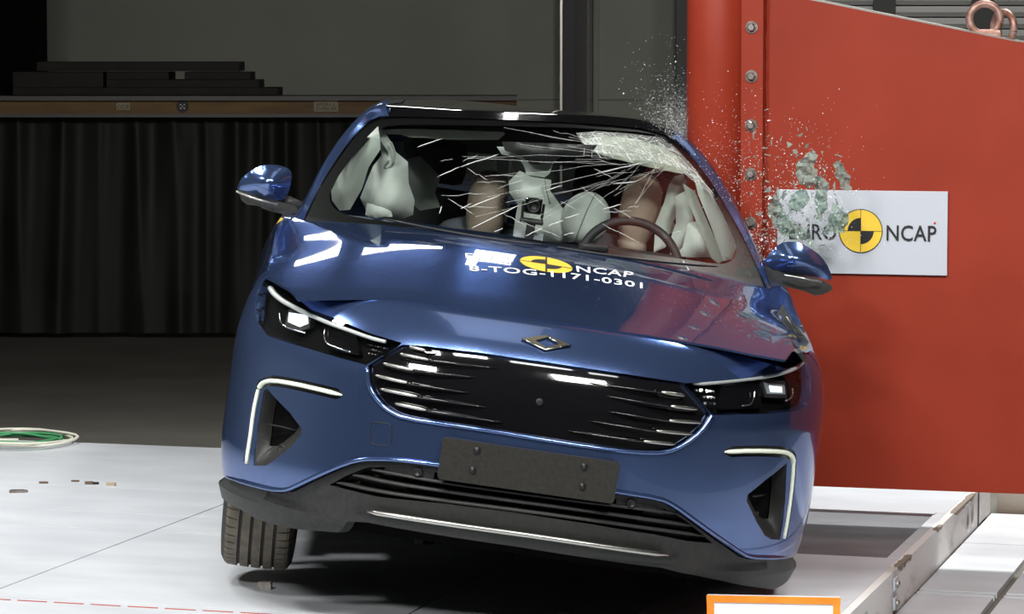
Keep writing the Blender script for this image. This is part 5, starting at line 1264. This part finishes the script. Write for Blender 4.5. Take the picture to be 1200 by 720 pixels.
# powdered glass, too fine to count
mb = MB()
def grain(p, s):
    R = Matrix.Rotation(rs.uniform(0, 6.3), 3, Vector((rs.uniform(-1, 1), rs.uniform(-1, 1), rs.uniform(-1, 1))).normalized())
    mb.add([p + R @ Vector((s, 0, -.3 * s)), p + R @ Vector((-s * .6, s * .8, 0)), p + R @ Vector((-s * .5, -s * .8, 0)), p + R @ Vector((0, 0, s * .7))], [(0, 1, 2), (0, 3, 1), (1, 3, 2), (0, 2, 3)])
for (cx_, cy_, sx_, sy_, n, s0, y0_, y1_) in ((794, 150, 15, 26, 6500, .0007, 11.0, 11.4), (775, 140, 24, 22, 900, .0010, 11.0, 11.4), (720, 138, 60, 7, 300, .0012, 11.2, 11.8), (770, 90, 22, 34, 120, .0016, 11.0, 11.4),
                                     (850, 190, 24, 36, 500, .0013, 10.85, 11.05), (930, 230, 36, 44, 900, .0016, 10.78, 10.98), (890, 290, 16, 18, 450, .0018, 10.8, 10.98), (950, 255, 26, 28, 600, .0017, 10.8, 10.98)):
    for _ in range(n):
        px_, py_ = rs.gauss(cx_, sx_), rs.gauss(cy_, sy_)
        if py_ < 20 or py_ > 312 or px_ > 1040: continue
        if px_ < 806 and py_ > 150 + (px_ - 770) * .75: continue
        if px_ > 806 and y1_ > 11.1: continue
        grain(px3(px_, py_, rs.uniform(y0_, y1_)), s0 * math.exp(rs.gauss(0, .45)))
gd = mb.build('glass_dust', M['dust'], None, False); tag(gd, 'fine spray of powdered glass around the crash pole and roof edge', 'glass dust', None, 'stuff')

# ------------------------------------------------------------------ small things on the deck and floor
def onfloor(px, py, z=0.0):
    q = rx(-math.radians(4.8)) @ Vector(((px - 600) / 3649.577, 1, -(py - 360) / 3649.577)); k = (z - CAM_H) / q.z; return Vector((0, 0, CAM_H)) + q * k
# orange bordered board standing in front of the car
ob = thing('marker_board', 'white board with an orange taped border standing before the car', 'board', (.785, 9.25, .0), (0, 0, -.11))
a_, b_ = px3(829, 698, 9.27), px3(984.5, 705.5, 9.2); w_ = (b_ - a_).length
TL = Matrix.Translation((0, 0, 0)); z1 = (a_.z + b_.z) / 2 + .006; tilt = math.atan2(b_.z - a_.z, b_.x - a_.x); ob.rotation_euler.z = -.11
ctr = (a_ + b_) / 2; ob.location = (ctr.x, ctr.y, .002); hh = z1 - .004
MB().box((0, 0, .004 + hh / 2), (w_, .018, hh), 0, .002).build('board', M['white_card'], ob)
bw = .021
for nm, c_, d_ in (('border_tape', (0, -.0105, z1 - bw / 2), (w_ + .002, .003, bw)), ('border_tape', (-w_ / 2 + bw / 2, -.0108, z1 / 2), (bw, .003, z1 - .012)), ('border_tape', (w_ / 2 - bw / 2, -.0108, z1 / 2), (bw, .003, z1 - .012)), ('border_tape', (0, -.0105, .02), (w_, .003, bw))):
    MB().box(c_, d_).build(nm, M['orange'], ob)
MB().box((0, .06, .008), (w_ * .8, .14, .016)).build('foot', M['white_board'], ob)
# cables coiled at the far edge of the deck
for i, (m_, rad, ph_, lab) in enumerate(((M['cable_green'], .20, 0.0, 'green cable coiled at the far edge of the white deck'), (M['cable_white'], .27, 1.3, 'pale cable coiled with the green one at the far deck edge'))):
    c_ = onfloor(12, 520); pts = []
    for k in range(70):
        w = k / 69 * 4.6 * PI + ph_; r_ = rad * (1 + .08 * math.sin(w * 2.3 + i) + .04 * math.sin(w * 5.1))
        pts.append(c_ + Vector((r_ * 1.05 * math.cos(w), r_ * .9 * math.sin(w), .010 + .008 * (1 + math.sin(w * 1.7 + i * 2)) + .008 * i)))
    e_ = pts[-1]; pts += [e_ + Vector((.10 * t, .012 * math.sin(t * 2), -.004)) for t in range(1, 4)]
    o = MB().tube(pts, .0065, 6).build('cable', m_, None, True); tag(o, lab, 'cable')
# bits of debris
deb = mat('brown_debris', (.16, .11, .08), .8)
for i, (px_, py_, w, m_, lab) in enumerate([(51, 567, .02, deb, 'thin brown splinter lying on the deck seam, far from the car'), (105, 568, .022, deb, 'small dark brown crumb on the white deck between splinter and flat chip'), (112, 568, .014, M['black'], 'tiny black crumb on the white deck beside the dark brown one'), (130, 569.5, .03, mat('tan_chip', (.5, .4, .28), .8), 'flat tan chip on the white deck, nearest the car'), (89, 565, .02, deb, 'thin brown sliver behind the deck seam'), (20, 577.5, .05, M['bolt'], 'long grey sliver lying on the white deck')]):
    r = random.Random(i); p = onfloor(px_, py_); k = 6
    poly = [(w * math.cos(2 * PI * j / k) * r.uniform(.6, 1), w * .5 * math.sin(2 * PI * j / k) * r.uniform(.5, 1)) for j in range(k)]
    o = MB().prism(poly, .0, .006 + .008 * r.random()).build('debris', m_, None); o.location = p; tag(o, lab, 'debris', 'bits of debris on the deck')
p = onfloor(311, 691)
o = MB().prism([(-.024, -.012), (.018, -.015), (.022, .012), (-.02, .014)], 0, .024).build('broken_clip', noisy(mat('grey_clip', (.4, .38, .35), .6), (.3, .28, .26), (.5, .48, .45), 60, 3), None); o.location = p; tag(o, 'small grey broken clip on the deck under the raised front wheel', 'clip')
# silvery broken trim strip lying under the car
a_, b_ = onfloor(487, 637), onfloor(600, 644)
tr_ = thing('broken_trim', 'broken silvery trim strip lying on the deck under the car', 'trim strip', tuple((a_ + b_) / 2))
d_ = (b_ - a_); nseg = 10
for i in range(nseg):
    t = (i + .5) / nseg - .5; h = .010 + .012 * math.sin(PI * (i + .5) / nseg)
    o = MB().box((0, 0, h / 2 + .002), (d_.length / nseg * .86, .03, h), 0, .002).build('segment', M['brushed'] if i % 3 != 1 else M['gloss_black'], tr_); o.location = d_ * t; o.rotation_euler.z = math.atan2(d_.y, d_.x) + rs.uniform(-.12, .12)
MB().box((0, .008, .002), (d_.length, .02, .003), math.atan2(d_.y, d_.x)).build('backing_strip', M['black'], tr_)
